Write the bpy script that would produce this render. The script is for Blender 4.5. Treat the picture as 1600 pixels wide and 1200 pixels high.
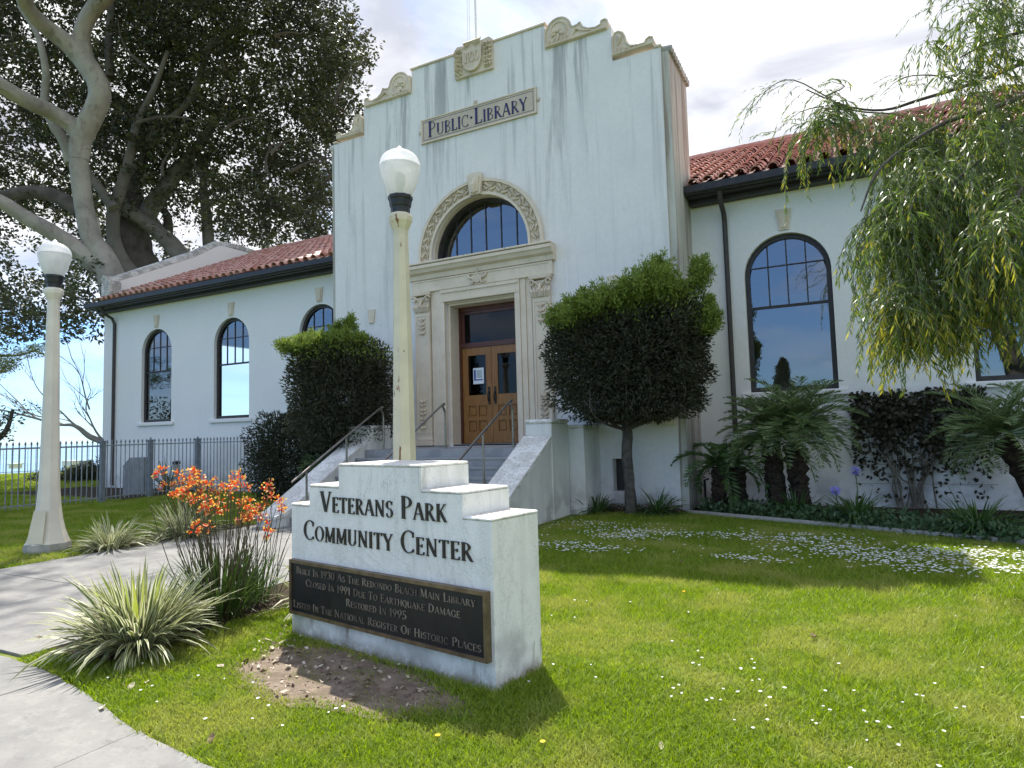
import bpy, math, random
import numpy as np
from mathutils import Vector, Matrix
from mathutils.geometry import tessellate_polygon
for o in list(bpy.data.objects): bpy.data.objects.remove(o)
SC = bpy.context.scene
COL = SC.collection
random.seed(7); RNG = np.random.default_rng(7)
PI = math.pi

# ------------------------------------------------------------------ camera
F_PX, YAW, PITCH, ROLL = 1015.83, -0.4807213, 0.07227768, -0.02790739
def cam_axes():
    cy, sy, cp, sp = math.cos(YAW), math.sin(YAW), math.cos(PITCH), math.sin(PITCH)
    w = Vector((sy*cp, cy*cp, sp)); rt = Vector((cy, -sy, 0)); up = rt.cross(w)
    c, s = math.cos(ROLL), math.sin(ROLL)
    return c*rt + s*up, -s*rt + c*up, w
CR, CU, CW = cam_axes()
EYE = Vector((0, 0, 1.6))
cd = bpy.data.cameras.new('camera'); cam = bpy.data.objects.new('camera', cd); COL.objects.link(cam)
cd.sensor_width = 36; cd.lens = F_PX/1600*36; cd.clip_start = .05; cd.clip_end = 30000
M = Matrix.Identity(4)
for i in range(3): M[i][0] = CR[i]; M[i][1] = CU[i]; M[i][2] = -CW[i]; M[i][3] = EYE[i]
cam.matrix_world = M
SC.camera = cam
# survey helpers: where a sight line through a photo pixel meets a real surface (used once, to measure the place)
def ray(x, y): return CW + (x-800)/F_PX*CR - (y-600)/F_PX*CU
def onY(x, y, Y): d = ray(x, y); return EYE + d*(Y/d.y)
def onZ(x, y, z=0): d = ray(x, y); return EYE + d*((z-1.6)/d.z)

# ------------------------------------------------------------------ world, sun, exposure
SUN = Vector((-.42, .53, 1)).normalized()
world = bpy.data.worlds.new('World'); SC.world = world; world.use_nodes = True
nt = world.node_tree; nt.nodes.clear()
def N(t, **k):
    n = nt.nodes.new(t)
    for a, b in k.items(): setattr(n, a, b)
    return n
L = nt.links.new
out = N('ShaderNodeOutputWorld'); bg = N('ShaderNodeBackground'); bg.inputs[1].default_value = .15
sky = N('ShaderNodeTexSky', sky_type='NISHITA', sun_disc=False)
sky.sun_elevation = math.asin(SUN.z); sky.sun_rotation = math.atan2(SUN.x, SUN.y)
sky.air_density = 1.0; sky.dust_density = .1; sky.ozone_density = 2.0
tc = N('ShaderNodeTexCoord'); sep = N('ShaderNodeSeparateXYZ'); L(tc.outputs['Generated'], sep.inputs[0])
def math_(op, a, b=None, c=None, clamp=False):
    n = N('ShaderNodeMath', operation=op, use_clamp=clamp)
    for i, v in enumerate((a, b, c)):
        if v is None: continue
        if isinstance(v, (int, float)): n.inputs[i].default_value = v
        else: L(v, n.inputs[i])
    return n.outputs[0]
zz = math_('ADD', math_('MAXIMUM', sep.outputs[2], 0.0), .18)
cx_ = math_('DIVIDE', sep.outputs[0], zz); cy_ = math_('DIVIDE', sep.outputs[1], zz)
cmb = N('ShaderNodeCombineXYZ'); L(cx_, cmb.inputs[0]); L(cy_, cmb.inputs[1])
n1 = N('ShaderNodeTexNoise'); n1.inputs['Scale'].default_value = .9; n1.inputs['Detail'].default_value = 7; n1.inputs['Roughness'].default_value = .52; n1.inputs['Distortion'].default_value = .5
L(cmb.outputs[0], n1.inputs['Vector'])
n2 = N('ShaderNodeTexNoise'); n2.inputs['Scale'].default_value = 1.7; n2.inputs['Distortion'].default_value = .6; n2.inputs['Detail'].default_value = 7; n2.inputs['Roughness'].default_value = .55
L(cmb.outputs[0], n2.inputs['Vector'])
# cloud cover thins away from the sun and over the sea to the west
bias = math_('ADD', math_('MULTIPLY', sep.outputs[1], .10), math_('MULTIPLY', sep.outputs[0], .05))
cov = math_('ADD', n1.outputs[0], bias)
mr = N('ShaderNodeMapRange', interpolation_type='SMOOTHSTEP'); L(cov, mr.inputs[0]); mr.inputs[1].default_value = .34; mr.inputs[2].default_value = .53
lowr = N('ShaderNodeMapRange', interpolation_type='SMOOTHSTEP'); L(sep.outputs[2], lowr.inputs[0]); lowr.inputs[1].default_value = .0; lowr.inputs[2].default_value = .30
lowr.inputs[3].default_value = .12; lowr.inputs[4].default_value = 1
mask = math_('MULTIPLY', mr.outputs[0], lowr.outputs[0])
cr = N('ShaderNodeMapRange'); L(n2.outputs[0], cr.inputs[0]); cr.inputs[1].default_value = .38; cr.inputs[2].default_value = .60; cr.inputs[3].default_value = 0; cr.inputs[4].default_value = 1
cc = N('ShaderNodeMix', data_type='RGBA'); L(cr.outputs[0], cc.inputs[0])
cc.inputs[6].default_value = (1.18, 1.23, 1.40, 1); cc.inputs[7].default_value = (2.4, 2.4, 2.42, 1)
tint = N('ShaderNodeMix', data_type='RGBA', blend_type='MULTIPLY'); tint.inputs[0].default_value = 1; L(sky.outputs[0], tint.inputs[6]); hz_ = N('ShaderNodeMapRange', interpolation_type='SMOOTHSTEP'); L(sep.outputs[2], hz_.inputs[0]); hz_.inputs[1].default_value = 0; hz_.inputs[2].default_value = .45
hc_ = N('ShaderNodeMix', data_type='RGBA'); L(hz_.outputs[0], hc_.inputs[0]); hc_.inputs[6].default_value = (.16, .235, .35, 1); hc_.inputs[7].default_value = (.44, .50, .58, 1); L(hc_.outputs[2], tint.inputs[7])
mx = N('ShaderNodeMix', data_type='RGBA'); L(mask, mx.inputs[0]); L(tint.outputs[2], mx.inputs[6]); L(cc.outputs[2], mx.inputs[7])
L(mx.outputs[2], bg.inputs[0]); L(bg.outputs[0], out.inputs[0])
sl = bpy.data.lights.new('sun', 'SUN'); sl.energy = 2.3; sl.angle = math.radians(.6); sl.color = (1, .95, .86)
so = bpy.data.objects.new('sun', sl); COL.objects.link(so); so.rotation_euler = SUN.to_track_quat('Z', 'Y').to_euler(); so.location = (0, 0, 40)
vs = SC.view_settings; vs.view_transform = 'Standard'; vs.look = 'None'; vs.gamma = 1; vs.use_curve_mapping = False; vs.exposure = 2.0
SC.render.engine = 'CYCLES'
SC.cycles.max_bounces = 7; SC.cycles.transparent_max_bounces = 10; SC.cycles.diffuse_bounces = 3

# ------------------------------------------------------------------ materials
MATS = {}
class G:
    def __init__(s, name, rough=.8, spec=.3):
        s.m = bpy.data.materials.new(name); s.m.use_nodes = True; s.t = s.m.node_tree; s.p = s.t.nodes['Principled BSDF']
        s.p.inputs['Roughness'].default_value = rough; s.p.inputs['Specular IOR Level'].default_value = spec
        s.tc = s.t.nodes.new('ShaderNodeTexCoord'); MATS[name] = s.m
        s.geo = s.t.nodes.new('ShaderNodeNewGeometry')
    def n(s, t, **k):
        x = s.t.nodes.new(t)
        for a, b in k.items(): setattr(x, a, b)
        return x
    def l(s, a, b): s.t.links.new(a, b)
    def vec(s, scale=(1, 1, 1), loc=(0, 0, 0)):
        mp = s.n('ShaderNodeMapping'); mp.inputs['Scale'].default_value = scale; mp.inputs['Location'].default_value = loc
        s.l(s.geo.outputs['Position'], mp.inputs[0]); return mp.outputs[0]
    def noise(s, scale, detail=4, rough=.55, v=None, dist=0):
        x = s.n('ShaderNodeTexNoise'); x.inputs['Scale'].default_value = scale; x.inputs['Detail'].default_value = detail
        x.inputs['Roughness'].default_value = rough; x.inputs['Distortion'].default_value = dist
        s.l(v if v is not None else s.vec(), x.inputs['Vector']); return x.outputs[0]
    def rng(s, v, a, b, c=0, d=1, smooth=True):
        x = s.n('ShaderNodeMapRange', interpolation_type='SMOOTHSTEP' if smooth else 'LINEAR'); s.l(v, x.inputs[0])
        for i, q in enumerate((a, b, c, d)): x.inputs[1+i].default_value = q
        return x.outputs[0]
    def mix(s, f, a, b):
        x = s.n('ShaderNodeMix', data_type='RGBA')
        if isinstance(f, (int, float)): x.inputs[0].default_value = f
        else: s.l(f, x.inputs[0])
        for i, q in ((6, a), (7, b)):
            if isinstance(q, tuple): x.inputs[i].default_value = (*q[:3], 1)
            else: s.l(q, x.inputs[i])
        return x.outputs[2]
    def mul(s, a, b):
        x = s.n('ShaderNodeMath', operation='MULTIPLY')
        for i, q in enumerate((a, b)):
            if isinstance(q, (int, float)): x.inputs[i].default_value = q
            else: s.l(q, x.inputs[i])
        return x.outputs[0]
    def z(s):
        x = s.n('ShaderNodeSeparateXYZ'); s.l(s.geo.outputs['Position'], x.inputs[0]); return x.outputs[2]
    def col(s, c): s.l(c, s.p.inputs['Base Color'])
    def bump(s, h, strength=.3, dist=.01):
        b = s.n('ShaderNodeBump'); b.inputs['Strength'].default_value = strength; b.inputs['Distance'].default_value = dist
        s.l(h, b.inputs['Height']); s.l(b.outputs[0], s.p.inputs['Normal'])

def simple(name, c1, c2=None, scale=6, rough=.7, spec=.3, bump=0, bscale=40, metal=0, bdist=.01):
    g = G(name, rough, spec); c2 = c2 or tuple(x*.75 for x in c1)
    g.col(g.mix(g.rng(g.noise(scale), .35, .65), c1, c2)); g.p.inputs['Metallic'].default_value = metal
    if bump: g.bump(g.noise(bscale), bump, bdist)
    return g.m
def leafmat(name, c1, c2, rough=.45, trans=.3, c3=None, spec=.4):
    g = G(name, rough, spec)
    base = g.mix(g.geo.outputs['Random Per Island'], c1, c2)
    if c3: base = g.mix(g.rng(g.noise(1.3, 3), .45, .62), base, c3)
    g.col(base)
    tr = g.n('ShaderNodeBsdfTranslucent'); hs = g.n('ShaderNodeHueSaturation'); hs.inputs['Value'].default_value = 1.5; hs.inputs['Saturation'].default_value = 1.1
    g.l(base, hs.inputs['Color']); g.l(hs.outputs[0], tr.inputs[0])
    ms = g.n('ShaderNodeMixShader'); ms.inputs[0].default_value = trans
    g.l(g.p.outputs[0], ms.inputs[1]); g.l(tr.outputs[0], ms.inputs[2])
    g.l(ms.outputs[0], g.t.nodes['Material Output'].inputs[0]); return g.m

def stucco(name, base, alt, streak=None, ztop=9, amt=.8, spots=True, lowdirt=True, warm=None, rust=False):
    g = G(name, .88, .2)
    c = g.mix(g.rng(g.noise(1.1, 5), .35, .7), base, alt)
    c = g.mix(g.mul(g.rng(g.noise(14, 3), .3, .7), .35), c, tuple(x*.86 for x in base))
    if streak:
        v = g.vec((2.4, 2.4, .16)); n = g.noise(1.0, 7, .66, v, .35)
        m = g.rng(n, .54, .68)
        v2 = g.vec((5.5, 5.5, .22), (3, 1, 0)); m2 = g.rng(g.noise(1.0, 5, .6, v2), .52, .66)
        top = g.rng(g.z(), ztop-6.5, ztop, .12, 1, False)
        c = g.mix(g.mul(g.mul(m, top), amt), c, streak)
        c = g.mix(g.mul(g.mul(m2, top), amt*.55), c, streak)
    if warm:
        v = g.vec((9, 9, .35)); c = g.mix(g.mul(g.rng(g.noise(1, 5, .6, v), .48, .6), .7), c, warm)
    if lowdirt:
        low = g.rng(g.z(), .0, 1.0, 1, 0); c = g.mix(g.mul(g.mul(low, g.rng(g.noise(2.4, 5), .42, .62)), .75), c, tuple(x*.5 for x in base))
    if spots:
        c = g.mix(g.mul(g.rng(g.noise(3.1, 6, .7), .64, .72), .3), c, tuple(x*.6 for x in base))
    if rust:
        v = g.vec((9, 9, 1.3), (2, 0, 0)); under = g.mul(g.rng(g.z(), .0, .20, .25, 1), g.rng(g.z(), .19, .22, 1, 0)); c = g.mix(g.mul(g.mul(g.rng(g.noise(1, 6, .65, v, .5), .56, .66), under), .85), c, (.20, .145, .10))
        v = g.vec((7, 7, .9), (7, 3, 0)); up = g.rng(g.z(), .75, 1.36, .0, 1); c = g.mix(g.mul(g.mul(g.rng(g.noise(1, 7, .7, v, .4), .56, .70), up), .55), c, (.25, .25, .22))
        c = g.mix(g.mul(g.rng(g.z(), .0, .13, 1, 0), g.rng(g.noise(7, 7, .7), .3, .6)), c, (.30, .27, .22))
        c = g.mix(g.mul(g.rng(g.noise(.7, 8, .75, None, 2.5), .495, .503), g.rng(g.noise(.7, 8, .75, None, 2.5), .503, .511, .5, 0)), c, (.35, .34, .31))
    g.col(c); g.bump(g.noise(55, 4, .6), .35, .012); return g.m
stucco('tower_stucco', (.775, .755, .73), (.72, .71, .695), (.37, .375, .37), 10.2, 1.0, lowdirt=True)
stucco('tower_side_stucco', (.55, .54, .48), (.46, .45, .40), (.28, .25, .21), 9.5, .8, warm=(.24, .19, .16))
stucco('wing_stucco', (.815, .805, .78), (.78, .78, .76), None, 7, spots=False)
stucco('sign_stucco', (.81, .80, .77), (.77, .765, .745), (.42, .43, .39), 1.2, .35, rust=True)
stucco('stair_stucco', (.74, .74, .70), (.64, .65, .62), (.38, .38, .35), 1.8, .4)
def worn(name, a, b):
    g = G(name, .85, .2); n = g.noise(2.6, 8, .68, None, .8)
    c = g.mix(g.rng(n, .42, .58), a, b); c = g.mix(g.mul(g.rng(g.noise(19, 5, .7), .5, .62), .6), c, tuple(x*.55 for x in b)); g.col(c); g.bump(g.noise(30, 5), .4, .015)
worn('worn_cap', (.78, .77, .73), (.62, .60, .56)); worn('gable_coping', (.62, .61, .58), (.36, .35, .33))
def stone(name, a, b):
    g = G(name, .75, .3); c = g.mix(g.rng(g.noise(2.3, 5), .35, .65), a, b); c = g.mix(g.mul(g.rng(g.noise(16, 5, .65, g.vec((1, 1, .4))), .55, .68), .3), c, tuple(x*.65 for x in b)); g.col(c); g.bump(g.noise(70, 3), .25, .006)
stone('cast_stone', (.72, .62, .495), (.65, .56, .44)); stone('ornament_stone', (.70, .60, .47), (.57, .48, .37)); stone('panel_stone', (.56, .47, .38), (.49, .42, .34))
simple('letter_blue', (.025, .025, .09), (.035, .035, .12), 20, .5)
simple('letter_black', (.012, .010, .010), (.02, .015, .014), 20, .35, .5)
simple('plaque_black', (.008, .009, .013), (.014, .014, .018), 9, .38, .4, .1, 60)
simple('plaque_bronze', (.22, .16, .10), (.14, .10, .065), 12, .4, .5, metal=.6)
simple('letter_bronze', (.26, .215, .17), (.12, .10, .085), 7, .5, .5, metal=.3)
simple('dark_frame', (.030, .027, .026), (.042, .037, .035), 9, .5, .4)
simple('gutter_black', (.018, .017, .018), (.03, .028, .028), 9, .45, .4)
simple('pipe_brown', (.045, .038, .035), (.06, .05, .045), 9, .5, .4)
simple('door_red', (.10, .028, .016), (.07, .02, .012), 5, .4, .5)
g = G('door_oak', .38, .5); c = g.mix(g.rng(g.noise(3, 6, .6, g.vec((14, 14, .9))), .35, .65), (.30, .135, .032), (.20, .082, .020)); g.col(c); g.bump(g.noise(3, 5, .6, g.vec((30, 30, 1.5))), .15, .004)
simple('bronze_handle', (.05, .04, .035), None, 20, .35, .5, metal=.7)
simple('paper', (.75, .78, .82), (.70, .74, .80), 10, .7); simple('print_blue', (.05, .10, .32), None, 10, .7); simple('print_pale', (.45, .55, .58), None, 30, .7)
simple('interior_dark', (.10, .09, .08), (.07, .065, .06), 2, .9)
simple('steel_rail', (.30, .28, .26), (.22, .20, .185), 14, .33, .5, metal=.85)
simple('fence_paint', (.20, .225, .25), (.15, .17, .19), 8, .55, .4); simple('fence_picket_paint', (.30, .32, .33), (.22, .24, .25), 8, .5, .4)
g = G('concrete', .85, .25)
c = g.mix(g.rng(g.noise(1.6, 6, .6), .35, .68), (.23, .225, .215), (.17, .17, .165)); c = g.mix(g.mul(g.rng(g.noise(9, 6, .7), .5, .63), .35), c, (.29, .285, .27))
c = g.mix(g.mul(g.rng(g.noise(3.3, 7, .7, g.vec((1, 2, 1), (5, 5, 5))), .58, .68), .5), c, (.13, .13, .125)); c = g.mix(g.mul(g.rng(g.noise(45, 5, .7), .5, .7), .4), c, (.14, .14, .135)); g.col(c); g.bump(g.noise(120, 4, .7), .25, .004)
simple('step_concrete', (.33, .335, .34), (.25, .255, .265), 3, .85, .2, .3, 60)
g = G('roof_clay', .55, .4)
c = g.mix(g.geo.outputs['Random Per Island'], (.43, .165, .12), (.58, .32, .26)); c = g.mix(g.mul(g.rng(g.noise(2.2, 5), .5, .68), .6), c, (.60, .33, .27))
ax = g.n('ShaderNodeSeparateXYZ'); g.l(g.geo.outputs['Position'], ax.inputs[0]); moss = g.mul(g.rng(ax.outputs[0], -23.5, -18.5, 1, 0), g.rng(ax.outputs[1], 13.6, 15.2, 1, 0))
c = g.mix(g.mul(g.mul(moss, g.rng(g.noise(3.5, 5), .38, .6)), .85), c, (.10, .105, .03)); g.col(c); g.bump(g.noise(60, 3), .3, .006)
simple('roof_pan', (.16, .055, .04), (.10, .04, .03), 4, .8)
g = G('lamp_cream', .5, .4); c = g.mix(g.rng(g.noise(2, 4), .4, .65), (.66, .60, .45), (.58, .53, .40))
c = g.mix(g.rng(g.noise(9, 5, .6, g.vec((1, 1, .35))), .64, .67), c, (.22, .10, .04)); g.col(c)
g = G('lamp_white', .5, .4); c = g.mix(g.rng(g.noise(2, 4), .4, .65), (.70, .66, .56), (.62, .58, .50)); c = g.mix(g.rng(g.noise(7, 5, .6, g.vec((1, 1, .3))), .69, .72), c, (.22, .12, .07)); g.col(c)
simple('lamp_cap', (.015, .017, .02), (.03, .03, .033), 14, .4, .4)
g = G('lamp_globe', .25, .5); g.p.inputs['Base Color'].default_value = (.86, .87, .88, 1)
tr = g.n('ShaderNodeBsdfTransparent'); tl = g.n('ShaderNodeBsdfTranslucent'); tl.inputs[0].default_value = (.9, .9, .9, 1)
m1 = g.n('ShaderNodeMixShader'); m1.inputs[0].default_value = .5; g.l(g.p.outputs[0], m1.inputs[1]); g.l(tl.outputs[0], m1.inputs[2])
m2 = g.n('ShaderNodeMixShader'); g.l(g.rng(g.noise(6, 3, .5), .3, .7, .10, .28), m2.inputs[0]); g.l(m1.outputs[0], m2.inputs[1]); g.l(tr.outputs[0], m2.inputs[2]); g.l(m2.outputs[0], g.t.nodes['Material Output'].inputs[0])
def glass(name, refl, tint):
    g = G(name); t = g.n('ShaderNodeBsdfTransparent'); t.inputs[0].default_value = (*tint, 1); gl = g.n('ShaderNodeBsdfGlossy'); gl.inputs['Roughness'].default_value = .01
    gl.inputs[0].default_value = (.92, .95, 1, 1); lw = g.n('ShaderNodeFresnel'); lw.inputs[0].default_value = 1.5
    ad = g.n('ShaderNodeMath', operation='ADD'); g.l(lw.outputs[0], ad.inputs[0]); ad.inputs[1].default_value = refl
    ms = g.n('ShaderNodeMixShader'); g.l(ad.outputs[0], ms.inputs[0]); g.l(t.outputs[0], ms.inputs[1]); g.l(gl.outputs[0], ms.inputs[2]); g.l(ms.outputs[0], g.t.nodes['Material Output'].inputs[0])
    b = g.n('ShaderNodeBump'); b.inputs['Strength'].default_value = .10; b.inputs['Distance'].default_value = .02; g.l(g.noise(1.4, 2), b.inputs['Height']); g.l(b.outputs[0], gl.inputs['Normal'])
glass('window_glass', .16, (.75, .8, .8)); glass('door_glass', -.015, (.25, .27, .3))
g = G('bark', .85, .2)
c = g.mix(g.rng(g.noise(.9, 6, .6), .35, .65), (.36, .335, .29), (.25, .23, .20)); c = g.mix(g.mul(g.rng(g.noise(3.5, 7, .7, g.vec((1, 1, .5))), .52, .66), .5), c, (.14, .125, .11)); g.col(c); g.bump(g.noise(7, 6, .6), .5, .06)
simple('bark_dark', (.12, .105, .09), (.075, .065, .055), 2, .9, .2, .6, 14, 0, .04)
simple('bark_shaded', (.19, .175, .15), (.13, .12, .10), 1.2, .9, .2, .6, 10, 0, .04)  # same fig bark with the shade on the far limbs put into its colour
simple('bark_small', (.13, .115, .10), (.08, .07, .06), 9, .9, .2, .6, 30, 0, .02)
simple('palm_trunk', (.075, .055, .04), (.03, .024, .02), 14, .95, .1, .9, 26, 0, .05)
simple('twig', (.22, .19, .15), (.15, .13, .10), 5, .8)
simple('bare_bark', (.33, .30, .26), (.24, .22, .19), 3, .8)
leafmat('fig_leaf', (.036, .044, .022), (.075, .070, .040), .5, .16, (.085, .10, .034), spec=.35)
leafmat('shrub_dark', (.032, .040, .024), (.065, .075, .042), .65, .15, spec=.2)
leafmat('shrub_brown', (.045, .042, .028), (.07, .062, .042), .8, .08, spec=.1)
leafmat('shrub_new', (.13, .19, .04), (.26, .32, .07), .6, .3, spec=.2)
leafmat('willow_leaf', (.055, .10, .024), (.16, .23, .045), .4, .36, (.11, .16, .032), .45)
leafmat('willow_yellow', (.30, .30, .045), (.42, .38, .06), .45, .4)
leafmat('palm_leaf', (.09, .14, .05), (.18, .24, .09), .3, .2, spec=.6)
leafmat('fern_leaf', (.06, .12, .035), (.10, .17, .05), .45, .25)
leafmat('vine_leaf', (.022, .032, .014), (.048, .040, .022), .55, .12)
leafmat('strap_leaf', (.04, .085, .022), (.09, .16, .04), .4, .25)
leafmat('cover_leaf', (.05, .10, .04), (.10, .16, .07), .5, .2)
leafmat('varieg_green', (.08, .115, .035), (.15, .18, .05), .45, .25)
leafmat('varieg_edge', (.58, .57, .40), (.42, .43, .26), .5, .3)
leafmat('varieg_yellow', (.36, .40, .09), (.26, .33, .08), .45, .35)
leafmat('paw_leaf', (.045, .085, .02), (.08, .13, .03), .45, .2)
leafmat('paw_stem', (.06, .075, .03), (.10, .06, .035), .5, .1)
leafmat('paw_orange', (.55, .07, .03), (.66, .14, .045), .5, .3)
leafmat('paw_red', (.45, .035, .025), (.55, .075, .03), .5, .3)
leafmat('paw_tip', (.75, .52, .16), (.70, .42, .10), .5, .3)
leafmat('agave_leaf', (.12, .18, .13), (.18, .23, .15), .5, .1)
leafmat('grass_blade', (.11, .175, .016), (.28, .37, .035), .5, .4, (.30, .33, .07))
leafmat('pine_leaf', (.10, .14, .03), (.28, .30, .06), .5, .2)
leafmat('petal_white', (.85, .85, .85), (.75, .76, .78), .6, .3); leafmat('petal_purple', (.36, .35, .68), (.45, .44, .78), .6, .3); leafmat('petal_yellow', (.85, .62, .02), (.8, .55, .02), .6, .2)
leafmat('dry_leaf', (.42, .34, .24), (.60, .54, .44), .7, .1); leafmat('dry_leaf_dark', (.10, .06, .04), (.16, .10, .06), .7, .1)
g = G('lawn_soil', .95, .1); g.col(g.mix(g.rng(g.noise(3.5, 6), .4, .62), (.10, .15, .025), (.17, .19, .05))); g.bump(g.noise(30, 5), .6, .02)
g = G('dirt', .95, .1); c = g.mix(g.rng(g.noise(6, 7, .65), .38, .62), (.25, .20, .155), (.16, .125, .095)); c = g.mix(g.rng(g.noise(28, 6, .7), .55, .68), c, (.13, .105, .08)); g.col(c); g.bump(g.noise(22, 7, .65), .8, .03)
simple('mulch', (.07, .05, .035), (.035, .027, .02), 25, .95, .1, .9, 60, 0, .03)
simple('curb_concrete', (.42, .40, .36), (.32, .31, .28), 7, .9, .2, .3, 60)
g = G('sea_water', .18, .5); g.col(g.mix(g.rng(g.noise(.004, 5), .4, .6), (.10, .20, .33), (.16, .28, .40))); g.bump(g.noise(.25, 6), .5, .6)
simple('hill', (.20, .24, .28), (.24, .27, .30), .001, 1)  # blue-grey of the distance haze is put into the base colour
simple('monument_stone', (.27, .28, .28), (.20, .21, .215), 4, .8, .2, .2)
simple('flat_white', (.78, .78, .75), (.68, .68, .66), 4, .6)

# ------------------------------------------------------------------ mesh tools
class MB:
    def __init__(s): s.v = []; s.f = []; s.m = []
    def add(s, vs, fs, mi=0):
        b = len(s.v); s.v += [tuple(x) for x in vs]; s.f += [tuple(b+i for i in f) for f in fs]; s.m += [mi]*len(fs)
    def box(s, x0, x1, y0, y1, z0, z1, mi=0, bev=0):
        if bev:
            b = bev; vs = []
            for (z, i) in ((z0, b), (z0+b, 0), (z1-b, 0), (z1, b)):
                xs, ys = (x0+i, x1-i), (y0+i, y1-i)
                vs += [(xs[0]+b*(i == 0), ys[0], z), (xs[1]-b*(i == 0), ys[0], z), (xs[1], ys[0]+b*(i == 0), z), (xs[1], ys[1]-b*(i == 0), z), (xs[1]-b*(i == 0), ys[1], z), (xs[0]+b*(i == 0), ys[1], z), (xs[0], ys[1]-b*(i == 0), z), (xs[0], ys[0]+b*(i == 0), z)]
            fs = [tuple(range(7, -1, -1)), tuple(range(24, 32))]
            for r in range(3):
                for k in range(8): a = r*8+k; c = r*8+(k+1) % 8; fs.append((a, c, c+8, a+8))
            s.add(vs, fs, mi); return
        s.add([(x0, y0, z0), (x1, y0, z0), (x1, y1, z0), (x0, y1, z0), (x0, y0, z1), (x1, y0, z1), (x1, y1, z1), (x0, y1, z1)],
              [(0, 3, 2, 1), (4, 5, 6, 7), (0, 1, 5, 4), (1, 2, 6, 5), (2, 3, 7, 6), (3, 0, 4, 7)], mi)
    def prism(s, pts, y0, y1, axis='y', mi=0, holes=(), front=True, back=True):
        """extrude a 2D outline (counter-clockwise seen from -Y, coordinates x,z) from y0 (front) to y1"""
        P = (lambda a, b, y: (a, y, b)) if axis == 'y' else ((lambda a, b, y: (y, a, b)) if axis == 'x' else (lambda a, b, y: (a, b, y)))
        loops = [list(pts)] + [list(h) for h in holes]; flat = [q for l in loops for q in l]
        tris = tessellate_polygon([[Vector((q[0], q[1], 0)) for q in l] for l in loops]); n = len(flat)
        vs = [P(a, b, y0) for a, b in flat] + [P(a, b, y1) for a, b in flat]; fs = []
        for t in tris:
            A, B, C = (flat[i] for i in t); ar = (B[0]-A[0])*(C[1]-A[1])-(C[0]-A[0])*(B[1]-A[1])
            if abs(ar) < 1e-10: continue
            t = t if ar > 0 else t[::-1]
            if front: fs.append(tuple(t))
            if back: fs.append(tuple(i+n for i in t[::-1]))
        b = 0
        for l in loops:
            k = len(l)
            for i in range(k): fs.append((b+i, b+i+n, b+(i+1) % k+n, b+(i+1) % k))
            b += k
        s.add(vs, fs, mi)
    def lathe(s, prof, n=12, c=(0, 0), mi=0, rot=0):
        vs = []; fs = []
        for r, z in prof:
            for k in range(n): a = 2*PI*k/n+rot; vs.append((c[0]+r*math.cos(a), c[1]+r*math.sin(a), z))
        for i in range(len(prof)-1):
            for k in range(n): a = i*n+k; b = i*n+(k+1) % n; fs.append((a, b, b+n, a+n))
        fs.append(tuple(range(n-1, -1, -1))); fs.append(tuple(range((len(prof)-1)*n, len(prof)*n))); s.add(vs, fs, mi)
    def tube(s, pts, rad, n=6, mi=0, smooth=0, cap=True, wob=0):
        pts = [Vector(p) for p in pts]; rad = list(rad) if hasattr(rad, '__len__') else [rad]*len(pts)
        if smooth:
            np_, nr = [], []
            for i in range(len(pts)-1):
                p0 = pts[max(i-1, 0)]; p1 = pts[i]; p2 = pts[i+1]; p3 = pts[min(i+2, len(pts)-1)]
                for j in range(smooth):
                    t = j/smooth; np_.append(.5*((2*p1)+(-p0+p2)*t+(2*p0-5*p1+4*p2-p3)*t*t+(-p0+3*p1-3*p2+p3)*t**3)); nr.append(rad[i]*(1-t)+rad[i+1]*t)
            np_.append(pts[-1]); nr.append(rad[-1]); pts, rad = np_, nr
        d = (pts[1]-pts[0]).normalized(); u = d.orthogonal().normalized(); vs = []; fs = []
        for i, p in enumerate(pts):
            a = pts[max(i-1, 0)]; b = pts[min(i+1, len(pts)-1)]; dd = (b-a)
            if dd.length > 1e-9: d = dd.normalized()
            u = (u-d*u.dot(d)); u = u.normalized() if u.length > 1e-6 else d.orthogonal().normalized(); w = d.cross(u)
            for k in range(n):
                an = 2*PI*k/n; r = rad[i]*(1+(random.uniform(-wob, wob) if wob else 0)); vs.append(p+(u*math.cos(an)+w*math.sin(an))*r)
        for i in range(len(pts)-1):
            for k in range(n): a = i*n+k; b = i*n+(k+1) % n; fs.append((a, b, b+n, a+n))
        if cap: fs.append(tuple(range(n-1, -1, -1))); fs.append(tuple(range((len(pts)-1)*n, len(pts)*n)))
        s.add(vs, fs, mi)
    def build(s, name, mats, parent=None, smooth=False):
        me = bpy.data.meshes.new(name); me.from_pydata(s.v, [], s.f)
        if isinstance(mats, str): mats = [mats]
        for m in mats: me.materials.append(MATS[m])
        if len(mats) > 1: me.polygons.foreach_set('material_index', s.m)
        if smooth:
            me.polygons.foreach_set('use_smooth', [True]*len(me.polygons))
            try: me.set_sharp_from_angle(angle=math.radians(38))
            except Exception: pass
        me.update(); return link(name, me, parent)
def link(name, me, parent=None):
    o = bpy.data.objects.new(name, me); COL.objects.link(o)
    if parent is not None: o.parent = parent; o.matrix_parent_inverse = parent_inv(parent)
    return o
def world_of(p):
    if p is None: return Matrix.Identity(4)
    return world_of(p.parent) @ p.matrix_parent_inverse @ Matrix.LocRotScale(p.location, p.rotation_euler, p.scale)
def parent_inv(p): return world_of(p).inverted()
def empty(name, loc=(0, 0, 0)):
    o = bpy.data.objects.new(name, None); o.location = loc; o.empty_display_size = .2; COL.objects.link(o); return o
def tag(o, label=None, cat=None, group=None, kind=None):
    if label: o['label'] = label
    if cat: o['category'] = cat
    if group: o['group'] = group
    if kind: o['kind'] = kind
    return o
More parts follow.
